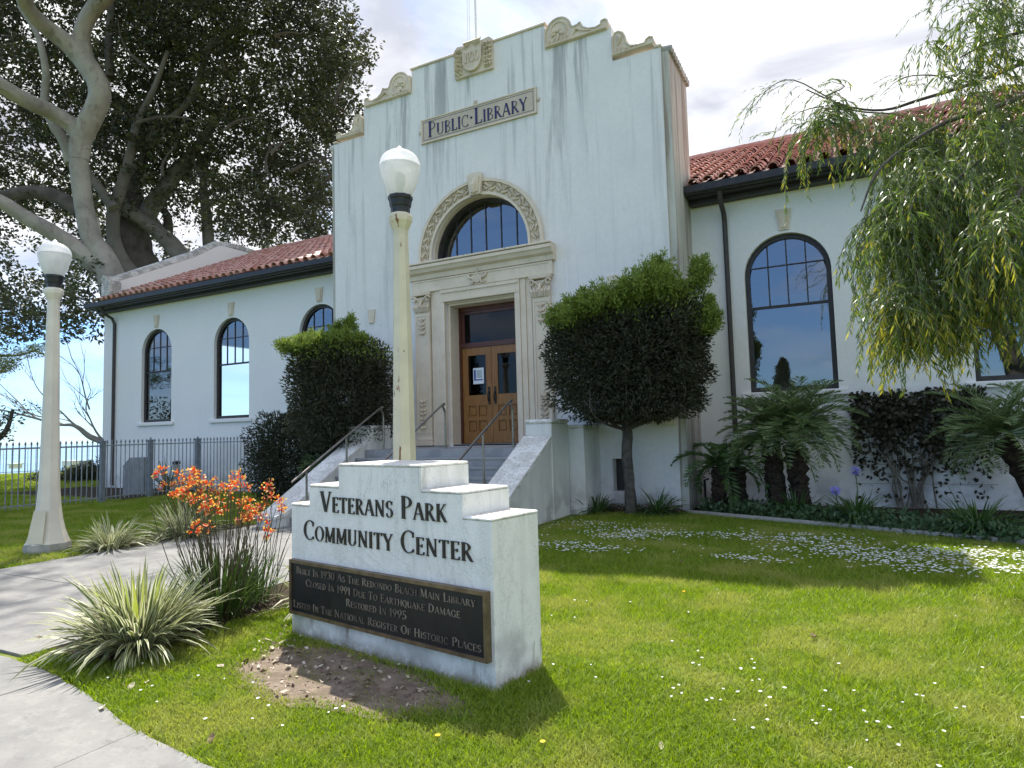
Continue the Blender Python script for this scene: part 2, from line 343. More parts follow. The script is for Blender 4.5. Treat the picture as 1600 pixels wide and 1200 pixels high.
def local(o, p, rz=0, sc=1):   # a finished piece moved to its place (mesh built round the origin)
    o.location = p; o.rotation_euler = (0, 0, rz); o.scale = (sc, sc, sc); return o
def fast_mesh(name, V, Fidx, k, mats, mi=None, parent=None, smooth=False):
    """V (n,3), Fidx (m,k) faces of k corners"""
    me = bpy.data.meshes.new(name); V = np.ascontiguousarray(V, np.float32); Fi = np.ascontiguousarray(Fidx, np.int32)
    me.vertices.add(len(V)); me.vertices.foreach_set('co', V.ravel())
    me.loops.add(Fi.size); me.loops.foreach_set('vertex_index', Fi.ravel()); me.polygons.add(len(Fi))
    me.polygons.foreach_set('loop_start', np.arange(0, Fi.size, k, dtype=np.int32))
    if isinstance(mats, str): mats = [mats]
    for m in mats: me.materials.append(MATS[m])
    if mi is not None: me.polygons.foreach_set('material_index', np.ascontiguousarray(mi, np.int32))
    if smooth: me.polygons.foreach_set('use_smooth', [True]*len(Fi))
    me.update(calc_edges=True); return link(name, me, parent)
def unit(a): return a/np.maximum(np.linalg.norm(a, axis=-1, keepdims=True), 1e-9)
def leaves(name, P, D, ln, wd, mats, mi=None, parent=None, fold=.0):
    """diamond leaves: bases P, directions D, lengths ln, widths wd"""
    P = np.asarray(P, float); D = unit(np.asarray(D, float)); n = len(P); R = unit(RNG.normal(size=(n, 3))); S = unit(np.cross(D, R)); Nn = np.cross(S, D)
    ln = np.broadcast_to(ln, n)[:, None]; wd = np.broadcast_to(wd, n)[:, None]
    V = np.stack([P, P+D*ln*.45+S*wd/2+Nn*wd*fold, P+D*ln, P+D*ln*.45-S*wd/2+Nn*wd*fold], 1).reshape(-1, 3)
    return fast_mesh(name, V, np.arange(n*4).reshape(-1, 4), 4, mats, mi, parent)
def ball(n): v = unit(RNG.normal(size=(n, 3))); return v*RNG.random((n, 1))**(1/3)

# ------------------------------------------------------------------ the setting: land, sea, paving
d0 = np.array([-.89, .46]); d0 /= np.linalg.norm(d0); t0 = np.array([-d0[1], d0[0]])
LAND = 47.0
def gp(u, v): q = d0*u+t0*v; return (q[0], q[1])
a, b_, c_, e_ = gp(LAND, -900), gp(LAND, 900), gp(-900, 900), gp(-900, -900)
mb = MB(); mb.add([(a[0], a[1], 0), (b_[0], b_[1], 0), (c_[0], c_[1], 0), (e_[0], e_[1], 0)], [(0, 1, 2, 3)]); a2, b2 = gp(LAND+16, -900), gp(LAND+16, 900)
mb.add([(a[0], a[1], 0), (b_[0], b_[1], 0), (b2[0], b2[1], -17), (a2[0], a2[1], -17)], [(0, 3, 2, 1)])
tag(mb.build('lawn_ground', 'lawn_soil'), kind='structure')
mb = MB(); a, b_, c_, e_ = gp(30, -20000), gp(30, 20000), gp(24000, 20000), gp(24000, -20000)
mb.add([(q[0], q[1], -15) for q in (a, b_, c_, e_)], [(0, 3, 2, 1)]); tag(mb.build('sea', 'sea_water'), kind='structure')
mb = MB(); prof = []; 
for i in range(60):
    t = i/59; v = -9000+t*6000; q = gp(14000, v); prof.append((q, 40+110*abs(math.sin(t*3.1+.4))*(.75+.25*math.sin(t*17))))
for i in range(59):
    (q, h), (q2, h2) = prof[i], prof[i+1]; k = 1.12
    mb.add([(q[0], q[1], -16), (q2[0], q2[1], -16), (q2[0]*k, q2[1]*k, h2), (q[0]*k, q[1]*k, h)], [(0, 1, 2, 3)])
tag(mb.build('headland_hills', 'hill'), kind='structure')

EDGE = [(-9.0, 2.70), (-5.56, 2.66), (-5.26, 2.64), (-4.81, 2.58), (-4.45, 2.50), (-4.05, 2.42), (-3.68, 2.31), (-3.08, 2.23), (-2.4, 2.17), (-1, 2.1), (8, 2.1)]
def edge_y(x): return float(np.interp(x, [p[0] for p in EDGE], [p[1] for p in EDGE]))
walk = empty('path', (-7.6, 5, 0)); tag(walk, kind='structure')
def slab(x0, x1, y0, y1, parent, z=.02, curve=False):
    mb = MB(); g_ = .006; n = 10 if curve else 1; x0 += g_; x1 -= g_
    top = [(x0+(x1-x0)*i/n, (edge_y(x0+(x1-x0)*i/n)+RNG.normal()*.008*curve if curve else y1-g_)) for i in range(n+1)]
    pts = [(x0, y0+g_), (x1, y0+g_)]+top[::-1]
    mb.prism(pts, z+RNG.uniform(-.002, .002), -.05, 'z'); return mb.build('concrete_slab', 'concrete', parent)
for y0, y1 in ((2.72, 4.3), (4.3, 5.9), (5.9, 7.5), (7.5, 8.55)):
    slab(-9.78, -7.55, y0, y1, walk); slab(-7.55, -5.62, y0, y1, walk)
side = empty('sidewalk', (-5, 1.5, 0)); tag(side, kind='structure')
xs = [-13.1, -11.6, -10.1, -8.6, -7.3, -6.2, -4.89, -3.56, -2.23, -.9, .43, 1.76]
for x0, x1 in zip(xs[:-1], xs[1:]): slab(x0, x1, .6, 2.7, side, curve=x0 > -6.3)
# bare dirt in front of the sign, mulch bed under the plants, planting bed at the wing wall
mb = MB(); cen = np.array([-3.12, 3.36]); pts = []
for k in range(40):
    a = 2*PI*k/40; r = 1+.10*math.sin(3*a+1)+.07*math.sin(7*a)+RNG.normal()*.035; x, y = 1.0*r*math.cos(a), .44*r*math.sin(a); pts.append((cen[0]+x*.985+y*.17, cen[1]-x*.17+y*.985))
DIRT = pts
mb.prism(pts, .012, -.02, 'z'); tag(mb.build('dirt_patch', 'dirt'), kind='structure')
mb = MB(); mb.prism([(-5.6, 2.85), (-4.75, 2.80), (-4.55, 3.5), (-4.75, 4.6), (-4.6, 5.4), (-5.6, 5.5)], .014, -.02, 'z'); mb.prism([(-10.5, 5.9), (-9.8, 5.2), (-9.8, 8.6), (-10.8, 8.4)], .014, -.02, 'z'); mb.prism([(-25, 11.0), (-18.0, 10.8), (-18.0, 13.85), (-25, 13.85)], .014, -.02, 'z'); tag(mb.build('mulch_bed', 'mulch'), kind='structure')
mb = MB(); mb.prism([(-4.6, 11.75), (-2.9, 12.05), (-1, 11.25), (1.77, 10.1), (6, 8.4), (6, 13.9), (-4.6, 13.9)], .016, -.02, 'z'); tag(mb.build('planting_bed', 'mulch'), kind='structure')
mb = MB(); A, B = Vector((-2.81, 12.1, 0)), Vector((6.0, 8.45, 0)); d = (B-A).normalized(); nn = Vector((-d.y, d.x, 0))*.09
mb.add([A-nn*0, B, B+nn, A+nn]+[p+Vector((0, 0, .07)) for p in (A, B, B+nn, A+nn)], [(0, 3, 2, 1), (4, 5, 6, 7), (0, 1, 5, 4), (1, 2, 6, 5), (2, 3, 7, 6), (3, 0, 4, 7)])
tag(mb.build('planter_curb', 'curb_concrete'), 'low concrete curb between the daisy lawn and the planting bed', 'curb')

# ------------------------------------------------------------------ library building
CX = -7.2; YF = 12.4; YW = 13.86; HS = 4.25
B = empty('library_building', (CX, 14, 0))
tag(B, 'pale stuccoed public library with stepped entrance tower and red tiled wings', 'building')
def arc(cx, cz, r, a0, a1, n): return [(cx+r*math.cos(a0+(a1-a0)*i/n), cz+r*math.sin(a0+(a1-a0)*i/n)) for i in range(n+1)]
def arch_hole(cx, hw, z0, zs, n=20): return [(cx-hw, z0), (cx+hw, z0)]+arc(cx, zs, hw, 0, PI, n)
# tower front slab with stepped parapet
ztop = [(4.25, 9.10), (3.26, 9.58), (1.77, 10.38)]
outer = [(CX-4.25, -.1), (CX+4.25, -.1), (CX+4.25, 9.10), (CX+3.26, 9.10), (CX+3.26, 9.84), (CX+1.77, 9.84), (CX+1.77, 10.36), (CX-1.77, 10.36), (CX-1.77, 9.84), (CX-3.26, 9.84), (CX-3.26, 9.10), (CX-4.25, 9.10)]
holes = [[(-8.1, 1.33), (-6.3, 1.33), (-6.3, 4.55), (-8.1, 4.55)], arch_hole(CX, 1.27, 5.50, 5.66), [(-4.27, .36), (-3.87, .36), (-3.87, 1.0), (-4.27, 1.0)]]
mb = MB(); mb.prism(outer, YF, YF+.5, holes=holes); mb.build('tower_wall', 'tower_stucco', B)
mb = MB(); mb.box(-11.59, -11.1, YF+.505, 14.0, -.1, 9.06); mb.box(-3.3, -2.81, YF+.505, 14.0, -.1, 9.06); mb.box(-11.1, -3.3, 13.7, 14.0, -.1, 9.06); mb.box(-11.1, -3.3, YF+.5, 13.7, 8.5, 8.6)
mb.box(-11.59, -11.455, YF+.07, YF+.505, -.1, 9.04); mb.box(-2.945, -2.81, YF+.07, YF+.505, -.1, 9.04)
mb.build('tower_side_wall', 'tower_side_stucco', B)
mb = MB()
for k in range(11):
    y = YF+.12+k*.15; mb.tube([(-3.08, y, 9.10), (-2.75, y, 9.07)], .075, 8); mb.tube([(-11.32, y, 9.10), (-11.65, y, 9.07)], .075, 8)
tag(mb.build('parapet_tile_row', 'gable_coping', B), kind='stuff')
# parapet coping
for x0, x1, z in ((-4.27, -4.13, 9.10), (4.13, 4.27, 9.10), (-1.80, -.5, 10.36), (.5, 1.80, 10.36)):
    mb = MB(); mb.box(CX+x0, CX+x1, YF-.035, YF+.54, z+.002, z+.06, bev=.012); mb.build('coping', 'ornament_stone', B)
mb = MB(); mb.box(CX-.5, CX+.5, YF-.02, YF+.54, 10.362, 10.42); mb.build('coping', 'ornament_stone', B)
# scroll ornaments on the parapet steps
def scroll(side, x_in, x_out, z0, zfloor, big):
    s = side; e = empty('parapet_ornament', (CX+s*x_in, YF, z0)); e.parent = B; e.matrix_parent_inverse = parent_inv(B)
    w = x_out-x_in
    if big > .6: pts = [(0, 0), (1.40, 0), (1.43, .08), (1.42, .18), (1.36, .23), (1.29, .21), (1.27, .14), (1.16, .11), (1.0, .14), (.88, .22), (.82, .34), (.76, .30), (.66, .29)]+arc(.33, .30, .29, .15, PI*.93, 12)+[(0, .42)]
    else: pts = [(0, 0), (.84, 0), (.87, .07), (.85, .16), (.78, .19), (.71, .15), (.68, .09), (.52, .09), (.38, .13), (.30, .22), (.29, .34), (.24, .45), (.15, .50), (.08, .48), (.04, .41), (0, .40)]
    P = [(CX+s*(x_in+a), z0+b) for a, b in pts]
    if s < 0: P = P[::-1]
    mb = MB(); mb.prism(P, YF-.05, YF+.20); mb.build('scroll_panel', 'ornament_stone', e)
    mb = MB(); X = lambda a: CX+s*(x_in+a); Z = lambda b: z0+b
    mb.tube([(X(.03), YF-.055, Z(pts[-1][1])), (X(.03), YF-.055, Z(.03)), (X(pts[1][0]), YF-.055, Z(.03))], .024, 6)
    rim = pts[3:-1]; mb.tube([(X(a), YF-.05, Z(b-.012)) for a, b in rim], .022, 6)
    if big > .6:
        mb.tube([(X(.33+.19*math.cos(t)), YF-.055, Z(.30+.19*math.sin(t))) for t in np.linspace(-.7, PI+.7, 14)], .018, 6)
        for q in range(9):
            a_ = RNG.uniform(0, 2*PI); r_ = RNG.uniform(0, .08); mb.tube([(X(.33+r_*math.cos(a_)), YF-.045, Z(.26+r_*math.sin(a_))), (X(.33+(r_+.07)*math.cos(a_)), YF-.085, Z(.22+(r_+.07)*math.sin(a_)))], [.036, .014], 6)
        for q in range(5): mb.tube([(X(.10+.10*q), YF-.05, Z(.07)), (X(.14+.10*q), YF-.085, Z(.12+.03*(q % 2)))], [.03, .014], 6)
        mb.tube([(X(.66), YF-.05, Z(.10)), (X(.74), YF-.07, Z(.20)), (X(.86), YF-.06, Z(.14)), (X(1.0), YF-.06, Z(.09)), (X(1.16), YF-.05, Z(.06))], [.018, .032, .024, .018, .01], 6, smooth=3)
    else:
        for q in range(5): mb.tube([(X(.09+.10*q), YF-.05, Z(.07)), (X(.12+.10*q), YF-.08, Z(.13 if q < 2 else .09))], [.028, .012], 6)
        mb.tube([(X(.14), YF-.05, Z(.2)), (X(.18), YF-.08, Z(.33)), (X(.13), YF-.05, Z(.42))], [.02, .045, .02], 6, smooth=3)
    mb.build('scroll_relief', 'ornament_stone', e, True)
for s in (1, -1): scroll(s, 1.78, 3.18, 9.80, 0, .78); scroll(s, 3.27, 4.10, 9.17, 0, .42)
# coat of arms
e = empty('crest', (CX, YF, 10.1)); e.parent = B; e.matrix_parent_inverse = parent_inv(B)
mb = MB(); mb.prism([(CX-.5, 9.74), (CX+.5, 9.74), (CX+.5, 10.43), (CX+.42, 10.5), (CX+.2, 10.47), (CX+.1, 10.56), (CX-.1, 10.56), (CX-.2, 10.47), (CX-.42, 10.5), (CX-.5, 10.43)], YF-.07, YF+.3); mb.build('crest_slab', 'ornament_stone', e)
mb = MB(); sh = [(CX, 9.80)]+[(CX+.23*math.sin(t)+.0, 9.80+.26*(1-math.cos(t))) for t in np.linspace(.3, 1.5, 6)]+[(CX+.25, 10.38), (CX+.12, 10.34), (CX, 10.40), (CX-.12, 10.34), (CX-.25, 10.38)]+[(CX-.23*math.sin(t), 9.80+.26*(1-math.cos(t))) for t in np.linspace(1.5, .3, 6)]
mb.prism(sh, YF-.13, YF-.068); mb.tube([(a, YF-.13, b) for a, b in sh+sh[:1]], .016, 6); shd = mb.build('shield', 'ornament_stone', e)
mb = MB()
for s in (-1, 1):
    for q in range(6):
        for r_ in range(3): x = CX+s*(.37+.06*(r_-1)); z = 9.80+.105*q+RNG.uniform(-.02, .02); mb.tube([(x, YF-.07, z), (x+s*.02, YF-.13, z+.03), (x+s*.05, YF-.08, z+.07)], [.03, .035, .012], 6)
for q in range(9): x = CX-.2+.05*q; mb.tube([(x, YF-.07, 10.42), (x, YF-.13, 10.48), (x+.02, YF-.08, 10.54)], [.03, .035, .015], 6)
mb.build('garland', 'ornament_stone', e, True)

# ------------------------------------------------------------------ a small Roman alphabet (strokes -> raised letters)
TK, TN = .135, .05
def seg(p, q, w): return ('s', p, q, w)
GL = {
 'A': (.66, [seg((.06, .03), (.31, 1), TN), seg((.33, 1), (.58, .03), TK), seg((.16, .34), (.48, .34), TN)], [(.06, 0, .16), (.58, 0, .2)]),
 'B': (.56, [seg((.13, 0), (.13, 1), TK), ('a', (.2, .755), .24, .225, -90, 90), ('a', (.2, .265), .29, .245, -90, 90), seg((.13, .975), (.2, .975), TN), seg((.13, .52), (.2, .52), TN), seg((.13, .025), (.2, .025), TN)], [(.1, 0, .14), (.1, 1, .14)]),
 'C': (.62, [('a', (.36, .5), .29, .48, 48, 312), seg((.56, .93), (.56, .70), TN), seg((.56, .07), (.56, .2), TN)], []),
 'D': (.64, [seg((.13, 0), (.13, 1), TK), ('a', (.2, .5), .36, .475, -90, 90), seg((.13, .975), (.2, .975), TN), seg((.13, .025), (.2, .025), TN)], [(.1, 0, .14), (.1, 1, .14)]),
 'E': (.52, [seg((.13, 0), (.13, 1), TK), seg((.13, .975), (.45, .975), TN), seg((.13, .52), (.37, .52), TN), seg((.13, .025), (.47, .025), TN), seg((.45, 1), (.45, .83), TN), seg((.47, 0), (.47, .18), TN), seg((.37, .43), (.37, .61), TN)], [(.1, 0, .14), (.1, 1, .14)]),
 'F': (.50, [seg((.13, 0), (.13, 1), TK), seg((.13, .975), (.45, .975), TN), seg((.13, .52), (.37, .52), TN), seg((.45, 1), (.45, .83), TN), seg((.37, .43), (.37, .61), TN)], [(.13, 0, .2), (.1, 1, .14)]),
 'G': (.66, [('a', (.36, .5), .29, .48, 48, 300), seg((.56, .93), (.56, .72), TN), seg((.55, .05), (.55, .42), TK)], [(.53, .42, .22)]),
 'H': (.68, [seg((.13, 0), (.13, 1), TK), seg((.55, 0), (.55, 1), TK), seg((.13, .51), (.55, .51), TN)], [(.13, 0, .2), (.13, 1, .2), (.55, 0, .2), (.55, 1, .2)]),
 'I': (.28, [seg((.14, 0), (.14, 1), TK)], [(.14, 0, .2), (.14, 1, .2)]),
 'K': (.62, [seg((.13, 0), (.13, 1), TK), seg((.16, .42), (.5, .98), TN), seg((.25, .58), (.54, .02), TK)], [(.13, 0, .2), (.13, 1, .2), (.5, 1, .15), (.55, 0, .16)]),
 'L': (.50, [seg((.13, 0), (.13, 1), TK), seg((.13, .025), (.46, .025), TN), seg((.46, 0), (.46, .2), TN)], [(.13, 1, .2), (.1, 0, .14)]),
 'M': (.80, [seg((.11, 0), (.13, 1), TN), seg((.14, 1), (.40, .05), TK), seg((.40, .05), (.65, 1), TN), seg((.67, 0), (.67, 1), TK)], [(.11, 0, .16), (.67, 0, .2), (.10, 1, .1), (.70, 1, .12)]),
 'N': (.70, [seg((.12, 0), (.12, 1), TN), seg((.12, 1), (.56, .02), TK), seg((.57, 0), (.57, 1), TN)], [(.12, 0, .16), (.1, 1, .12), (.57, 1, .16)]),
 'O': (.70, [('a', (.35, .5), .28, .48, 0, 360)], []),
 'P': (.54, [seg((.13, 0), (.13, 1), TK), ('a', (.2, .73), .27, .245, -90, 90), seg((.13, .975), (.2, .975), TN), seg((.13, .485), (.2, .485), TN)], [(.13, 0, .2), (.1, 1, .14)]),
 'Q': (.70, [('a', (.35, .5), .28, .48, 0, 360), seg((.36, .06), (.62, -.16), TK*.8)], []),
 'R': (.62, [seg((.13, 0), (.13, 1), TK), ('a', (.2, .75), .24, .225, -90, 90), seg((.13, .975), (.2, .975), TN), seg((.13, .525), (.2, .525), TN), seg((.26, .52), (.54, .02), TK)], [(.13, 0, .2), (.1, 1, .14), (.56, 0, .14)]),
 'S': (.50, [('a', (.25, .745), .165, .235, 35, 270), ('a', (.25, .255), .175, .255, -140, 90), seg((.41, .95), (.41, .76), TN), seg((.09, .05), (.09, .24), TN)], []),
 'T': (.58, [seg((.29, 0), (.29, 1), TK), seg((.05, .975), (.53, .975), TN), seg((.05, 1), (.05, .82), TN), seg((.53, 1), (.53, .82), TN)], [(.29, 0, .2)]),
 'U': (.66, [seg((.13, .28), (.13, 1), TK), seg((.54, .28), (.54, 1), TN), ('a', (.325, .28), .205, .265, 180, 360)], [(.13, 1, .2), (.54, 1, .15)]),
 'V': (.64, [seg((.08, .97), (.32, 0), TK), seg((.33, 0), (.56, .97), TN)], [(.08, 1, .2), (.56, 1, .16)]),
 'Y': (.60, [seg((.07, .97), (.3, .45), TK), seg((.31, .45), (.53, .97), TN), seg((.31, 0), (.31, .5), TK)], [(.07, 1, .2), (.53, 1, .15), (.31, 0, .2)]),
 '0': (.54, [('a', (.27, .5), .2, .48, 0, 360)], []), '1': (.34, [seg((.18, 0), (.18, .98), TK), seg((.05, .84), (.18, .98), TN)], [(.18, 0, .2)]),
 '3': (.48, [('a', (.2, .74), .18, .23, -80, 150), ('a', (.2, .27), .2, .25, -150, 80)], []),
 '5': (.48, [seg((.12, .97), (.40, .97), TN*1.4), seg((.12, .5), (.12, 1), TN), ('a', (.21, .31), .2, .29, -145, 125)], []),
 '9': (.52, [('a', (.26, .68), .18, .29, 0, 360), seg((.44, .66), (.2, .02), TN*1.5)], []),
 '.': (.30, [('a', (.15, .5), .07, .07, 0, 360)], []),
}
def glyph_mesh(ch, depth, mat, cache={}):
    key = (ch, round(depth, 4), mat)
    if key in cache: return cache[key]
    adv, st, serif = GL[ch]; mb = MB(); k = 0
    for s_ in st:
        e_ = depth*(1-.012*k); k += 1
        if s_[0] == 's':
            _, p, q, w = s_; horiz = abs(q[1]-p[1]) < 1e-6
            if horiz: pts = [(min(p[0], q[0]), p[1]-w/2), (max(p[0], q[0]), p[1]-w/2), (max(p[0], q[0]), p[1]+w/2), (min(p[0], q[0]), p[1]+w/2)]
            else:
                a, b = (p, q) if p[1] < q[1] else (q, p); pts = [(a[0]-w/2, a[1]), (a[0]+w/2, a[1]), (b[0]+w/2, b[1]), (b[0]-w/2, b[1])]
            mb.prism(pts, -e_, 0)
        else:
            _, c, rx, ry, a0, a1 = s_; n = max(8, int(abs(a1-a0)/15)); 
            for i in range(n):
                q = []
                for an in (a0+(a1-a0)*i/n, a0+(a1-a0)*(i+1)/n):
                    r = math.radians(an); w = TN+(TK*1.05-TN)*abs(math.cos(r))**1.5 if rx > .1 else .0
                    q.append(((c[0]+(rx+w/2)*math.cos(r), c[1]+(ry+TN/2)*math.sin(r)), (c[0]+max(rx-w/2, 0)*math.cos(r), c[1]+max(ry-TN/2, 0)*math.sin(r))) if rx > .1 else ((c[0]+rx*math.cos(r), c[1]+ry*math.sin(r)), (c[0]+.02*math.cos(r), c[1]+.02*math.sin(r))))
                (o0, i0), (o1, i1) = q; mb.prism([o0, o1, i1, i0], -e_, 0)
    for x, z, w in serif:
        e_ = depth*(1-.012*k); k += 1; z0, z1 = (z, z+.035) if z < .5 else (z-.035, z); mb.prism([(x-w/2, z0), (x+w/2, z0), (x+w/2, z1), (x-w/2, z1)], -e_, 0)
    me = bpy.data.meshes.new('letter'); me.from_pydata(mb.v, [], mb.f); me.materials.append(MATS[mat]); me.update(); cache[key] = me; return me
def lettering(text, origin, xdir, ucenter, zbase, width, big, small, depth, mat, parent, z_of=None):
    """origin + xdir*u along the face; capitals 'big', small capitals 'small'"""
    adv = []; sizes = []
    for i, ch in enumerate(text):
        if ch == ' ': adv.append(.34*big); sizes.append(0); continue
        up = ch.isupper() or ch.isdigit() or ch == '.'; h = (big if up else small); sizes.append(h); adv.append((GL[ch.upper()][0]+.05)*h)
    tot = sum(adv); sx = width/tot; u = ucenter-width/2; xd = Vector(xdir).normalized(); yaw = math.atan2(xd.y, xd.x)
    for ch, a, h in zip(text, adv, sizes):
        if ch != ' ':
            o = bpy.data.objects.new('letter', glyph_mesh(ch.upper(), 1, mat)); COL.objects.link(o)
            p = Vector(origin)+xd*u; o.location = (p.x, p.y, zbase); o.rotation_euler = (0, 0, yaw); o.scale = (h*sx, depth, h)
            o.parent = parent; o.matrix_parent_inverse = parent_inv(parent)
        u += a*sx

# name panel, and the year on the shield
TK, TN = .16, .08
lettering('1930', (0, YF-.131, 0), (1, 0, 0), CX, 10.0, .38, .24, .24, .02, 'ornament_stone', shd)
px0, px1, pz0, pz1 = -8.70, -5.66, 8.44, 9.03
mb = MB(); mb.box(px0, px1, YF-.035, YF-.001, pz0, pz1)
for x, z in ((px0-.07, 8.74), (px1+.01, 8.74)): mb.box(x, x+.06, YF-.03, YF-.001, z-.03, z+.03)
for x in (-7.2,): mb.box(x-.04, x+.04, YF-.03, YF-.001, pz1+.002, pz1+.10)
panel = mb.build('name_panel', 'panel_stone', B)
mb = MB()
for a in ((px0+.005, px1-.005, pz1-.03, pz1-.005), (px0+.005, px1-.005, pz0+.005, pz0+.03), (px0+.005, px0+.03, pz0+.03, pz1-.03), (px1-.03, px1-.005, pz0+.03, pz1-.03)): mb.box(a[0], a[1], YF-.05, YF-.034, a[2], a[3])
mb.build('panel_border', 'cast_stone', panel)
mb = MB(); i_ = .075
for a in ((px0+i_, px1-i_, pz1-i_-.008, pz1-i_), (px0+i_, px1-i_, pz0+i_, pz0+i_+.008), (px0+i_, px0+i_+.008, pz0+i_+.008, pz1-i_-.008), (px1-i_-.008, px1-i_, pz0+i_+.008, pz1-i_-.008)): mb.box(a[0], a[1], YF-.039, YF-.034, a[2], a[3])
mb.build('inset_line', 'letter_blue', panel)
TK, TN = .048, .026
lettering('Public.Library', (0, YF-.036, 0), (1, 0, 0), (px0+px1)/2, 8.565, 2.62, .37, .285, .012, 'letter_blue', panel)

# arch surround, keystone
def ring(r0, r1, y0, y1, cz=5.66, zb=5.50, n=22):
    o_ = [(CX+r1, zb)]+arc(CX, cz, r1, 0, PI, n)+[(CX-r1, zb)]; i_ = [(CX-r0, zb)]+arc(CX, cz, r0, PI, 0, n)+[(CX+r0, zb)]; mb = MB(); mb.prism(o_+i_, y0, y1); return mb
sur = ring(1.275, 1.60, YF-.03, YF-.001).build('arch_surround', 'cast_stone', B)
ring(1.545, 1.615, YF-.09, YF-.029).build('arch_moulding', 'cast_stone', sur); ring(1.25, 1.31, YF-.07, YF-.029).build('arch_moulding', 'cast_stone', sur)
ring(1.25, 1.34, YF+.06, YF+.19).build('arch_moulding', 'cast_stone', sur)
mb = MB(); NL = 26
for k in range(NL):
    a = PI*(k+.5)/NL; r = 1.43
    for j in (-1, 1):
        p0 = (CX+(r)*math.cos(a-.04*j), YF-.05, 5.66+r*math.sin(a-.04*j)); rr = r+.07*j*(1 if k % 2 else -1)
        mb.tube([p0, (CX+rr*math.cos(a+.02*j), YF-.075, 5.66+rr*math.sin(a+.02*j)), (CX+(rr)*math.cos(a+.06), YF-.055, 5.66+rr*math.sin(a+.06))], [.018, .032, .012], 6)
mb.tube([(CX+(1.43+.035*math.sin(t*26))*math.cos(t), YF-.05, 5.66+(1.43+.035*math.sin(t*26))*math.sin(t)) for t in np.linspace(0.02, PI-.02, 110)], .014, 5)
mb.build('arch_relief', 'ornament_stone', sur, True)
mb = MB(); mb.prism([(CX-.13, 6.90), (CX+.13, 6.90), (CX+.20, 7.36), (CX+.12, 7.40), (CX-.12, 7.40), (CX-.20, 7.36)], YF-.15, YF-.08); mb.prism([(CX-.09, 6.95), (CX+.09, 6.95), (CX+.13, 7.30), (CX-.13, 7.30)], YF-.19, YF-.149); mb.tube([(CX, YF-.18, 6.93), (CX, YF-.21, 7.1), (CX, YF-.16, 7.26)], [.04, .07, .03], 8, smooth=3); mb.build('keystone', 'cast_stone', B)
# joints of the surround are recessed dark seams
# cornice, frieze, pilasters, architrave
mb = MB(); W = 1.86
mb.prism([(YF-.27, 5.47), (YF-.27, 5.40), (YF-.24, 5.38), (YF-.20, 5.31), (YF-.12, 5.27), (YF-.10, 5.17), (YF-.001, 5.15), (YF-.001, 5.49), (YF-.2, 5.49)], CX-W, CX+W, 'x'); mb.build('cornice', 'cast_stone', B)
for k in range(7):
    mb = MB(); x = CX-W+.01+k*(2*W-.02)/7; mb.box(x+.004, x+(2*W-.02)/7-.004, YF-.285, YF-.002, 5.491, 5.535, bev=.01); mb.build('cornice_stone', 'cast_stone', B)
mb = MB(); mb.box(CX-1.80, CX+1.80, YF-.10, YF-.002, 4.86, 5.148)
mb.box(CX-1.72, CX+1.72, YF-.115, YF-.099, 5.11, 5.135); mb.box(CX-1.72, CX+1.72, YF-.115, YF-.099, 4.87, 4.89); fz = mb.build('frieze', 'cast_stone', B)
mb = MB()
for s in (-1, 1):
    mb.tube([(CX+s*.22, YF-.11, 4.93), (CX+s*.12, YF-.14, 4.90), (CX+s*.10, YF-.14, 5.0), (CX+s*.2, YF-.14, 5.04), (CX+s*.22, YF-.13, 5.12), (CX+s*.13, YF-.13, 5.11)], [.012, .025, .02, .028, .022, .012], 6, smooth=3)
mb.prism([(CX-.10, 4.94), (CX, 4.90), (CX+.10, 4.94), (CX+.12, 5.06), (CX, 5.10), (CX-.12, 5.06)], YF-.14, YF-.1); mb.prism([(CX-.03, 5.09), (CX+.03, 5.09), (CX, 5.24)], YF-.135, YF-.1); mb.build('frieze_cartouche', 'ornament_stone', fz, True)
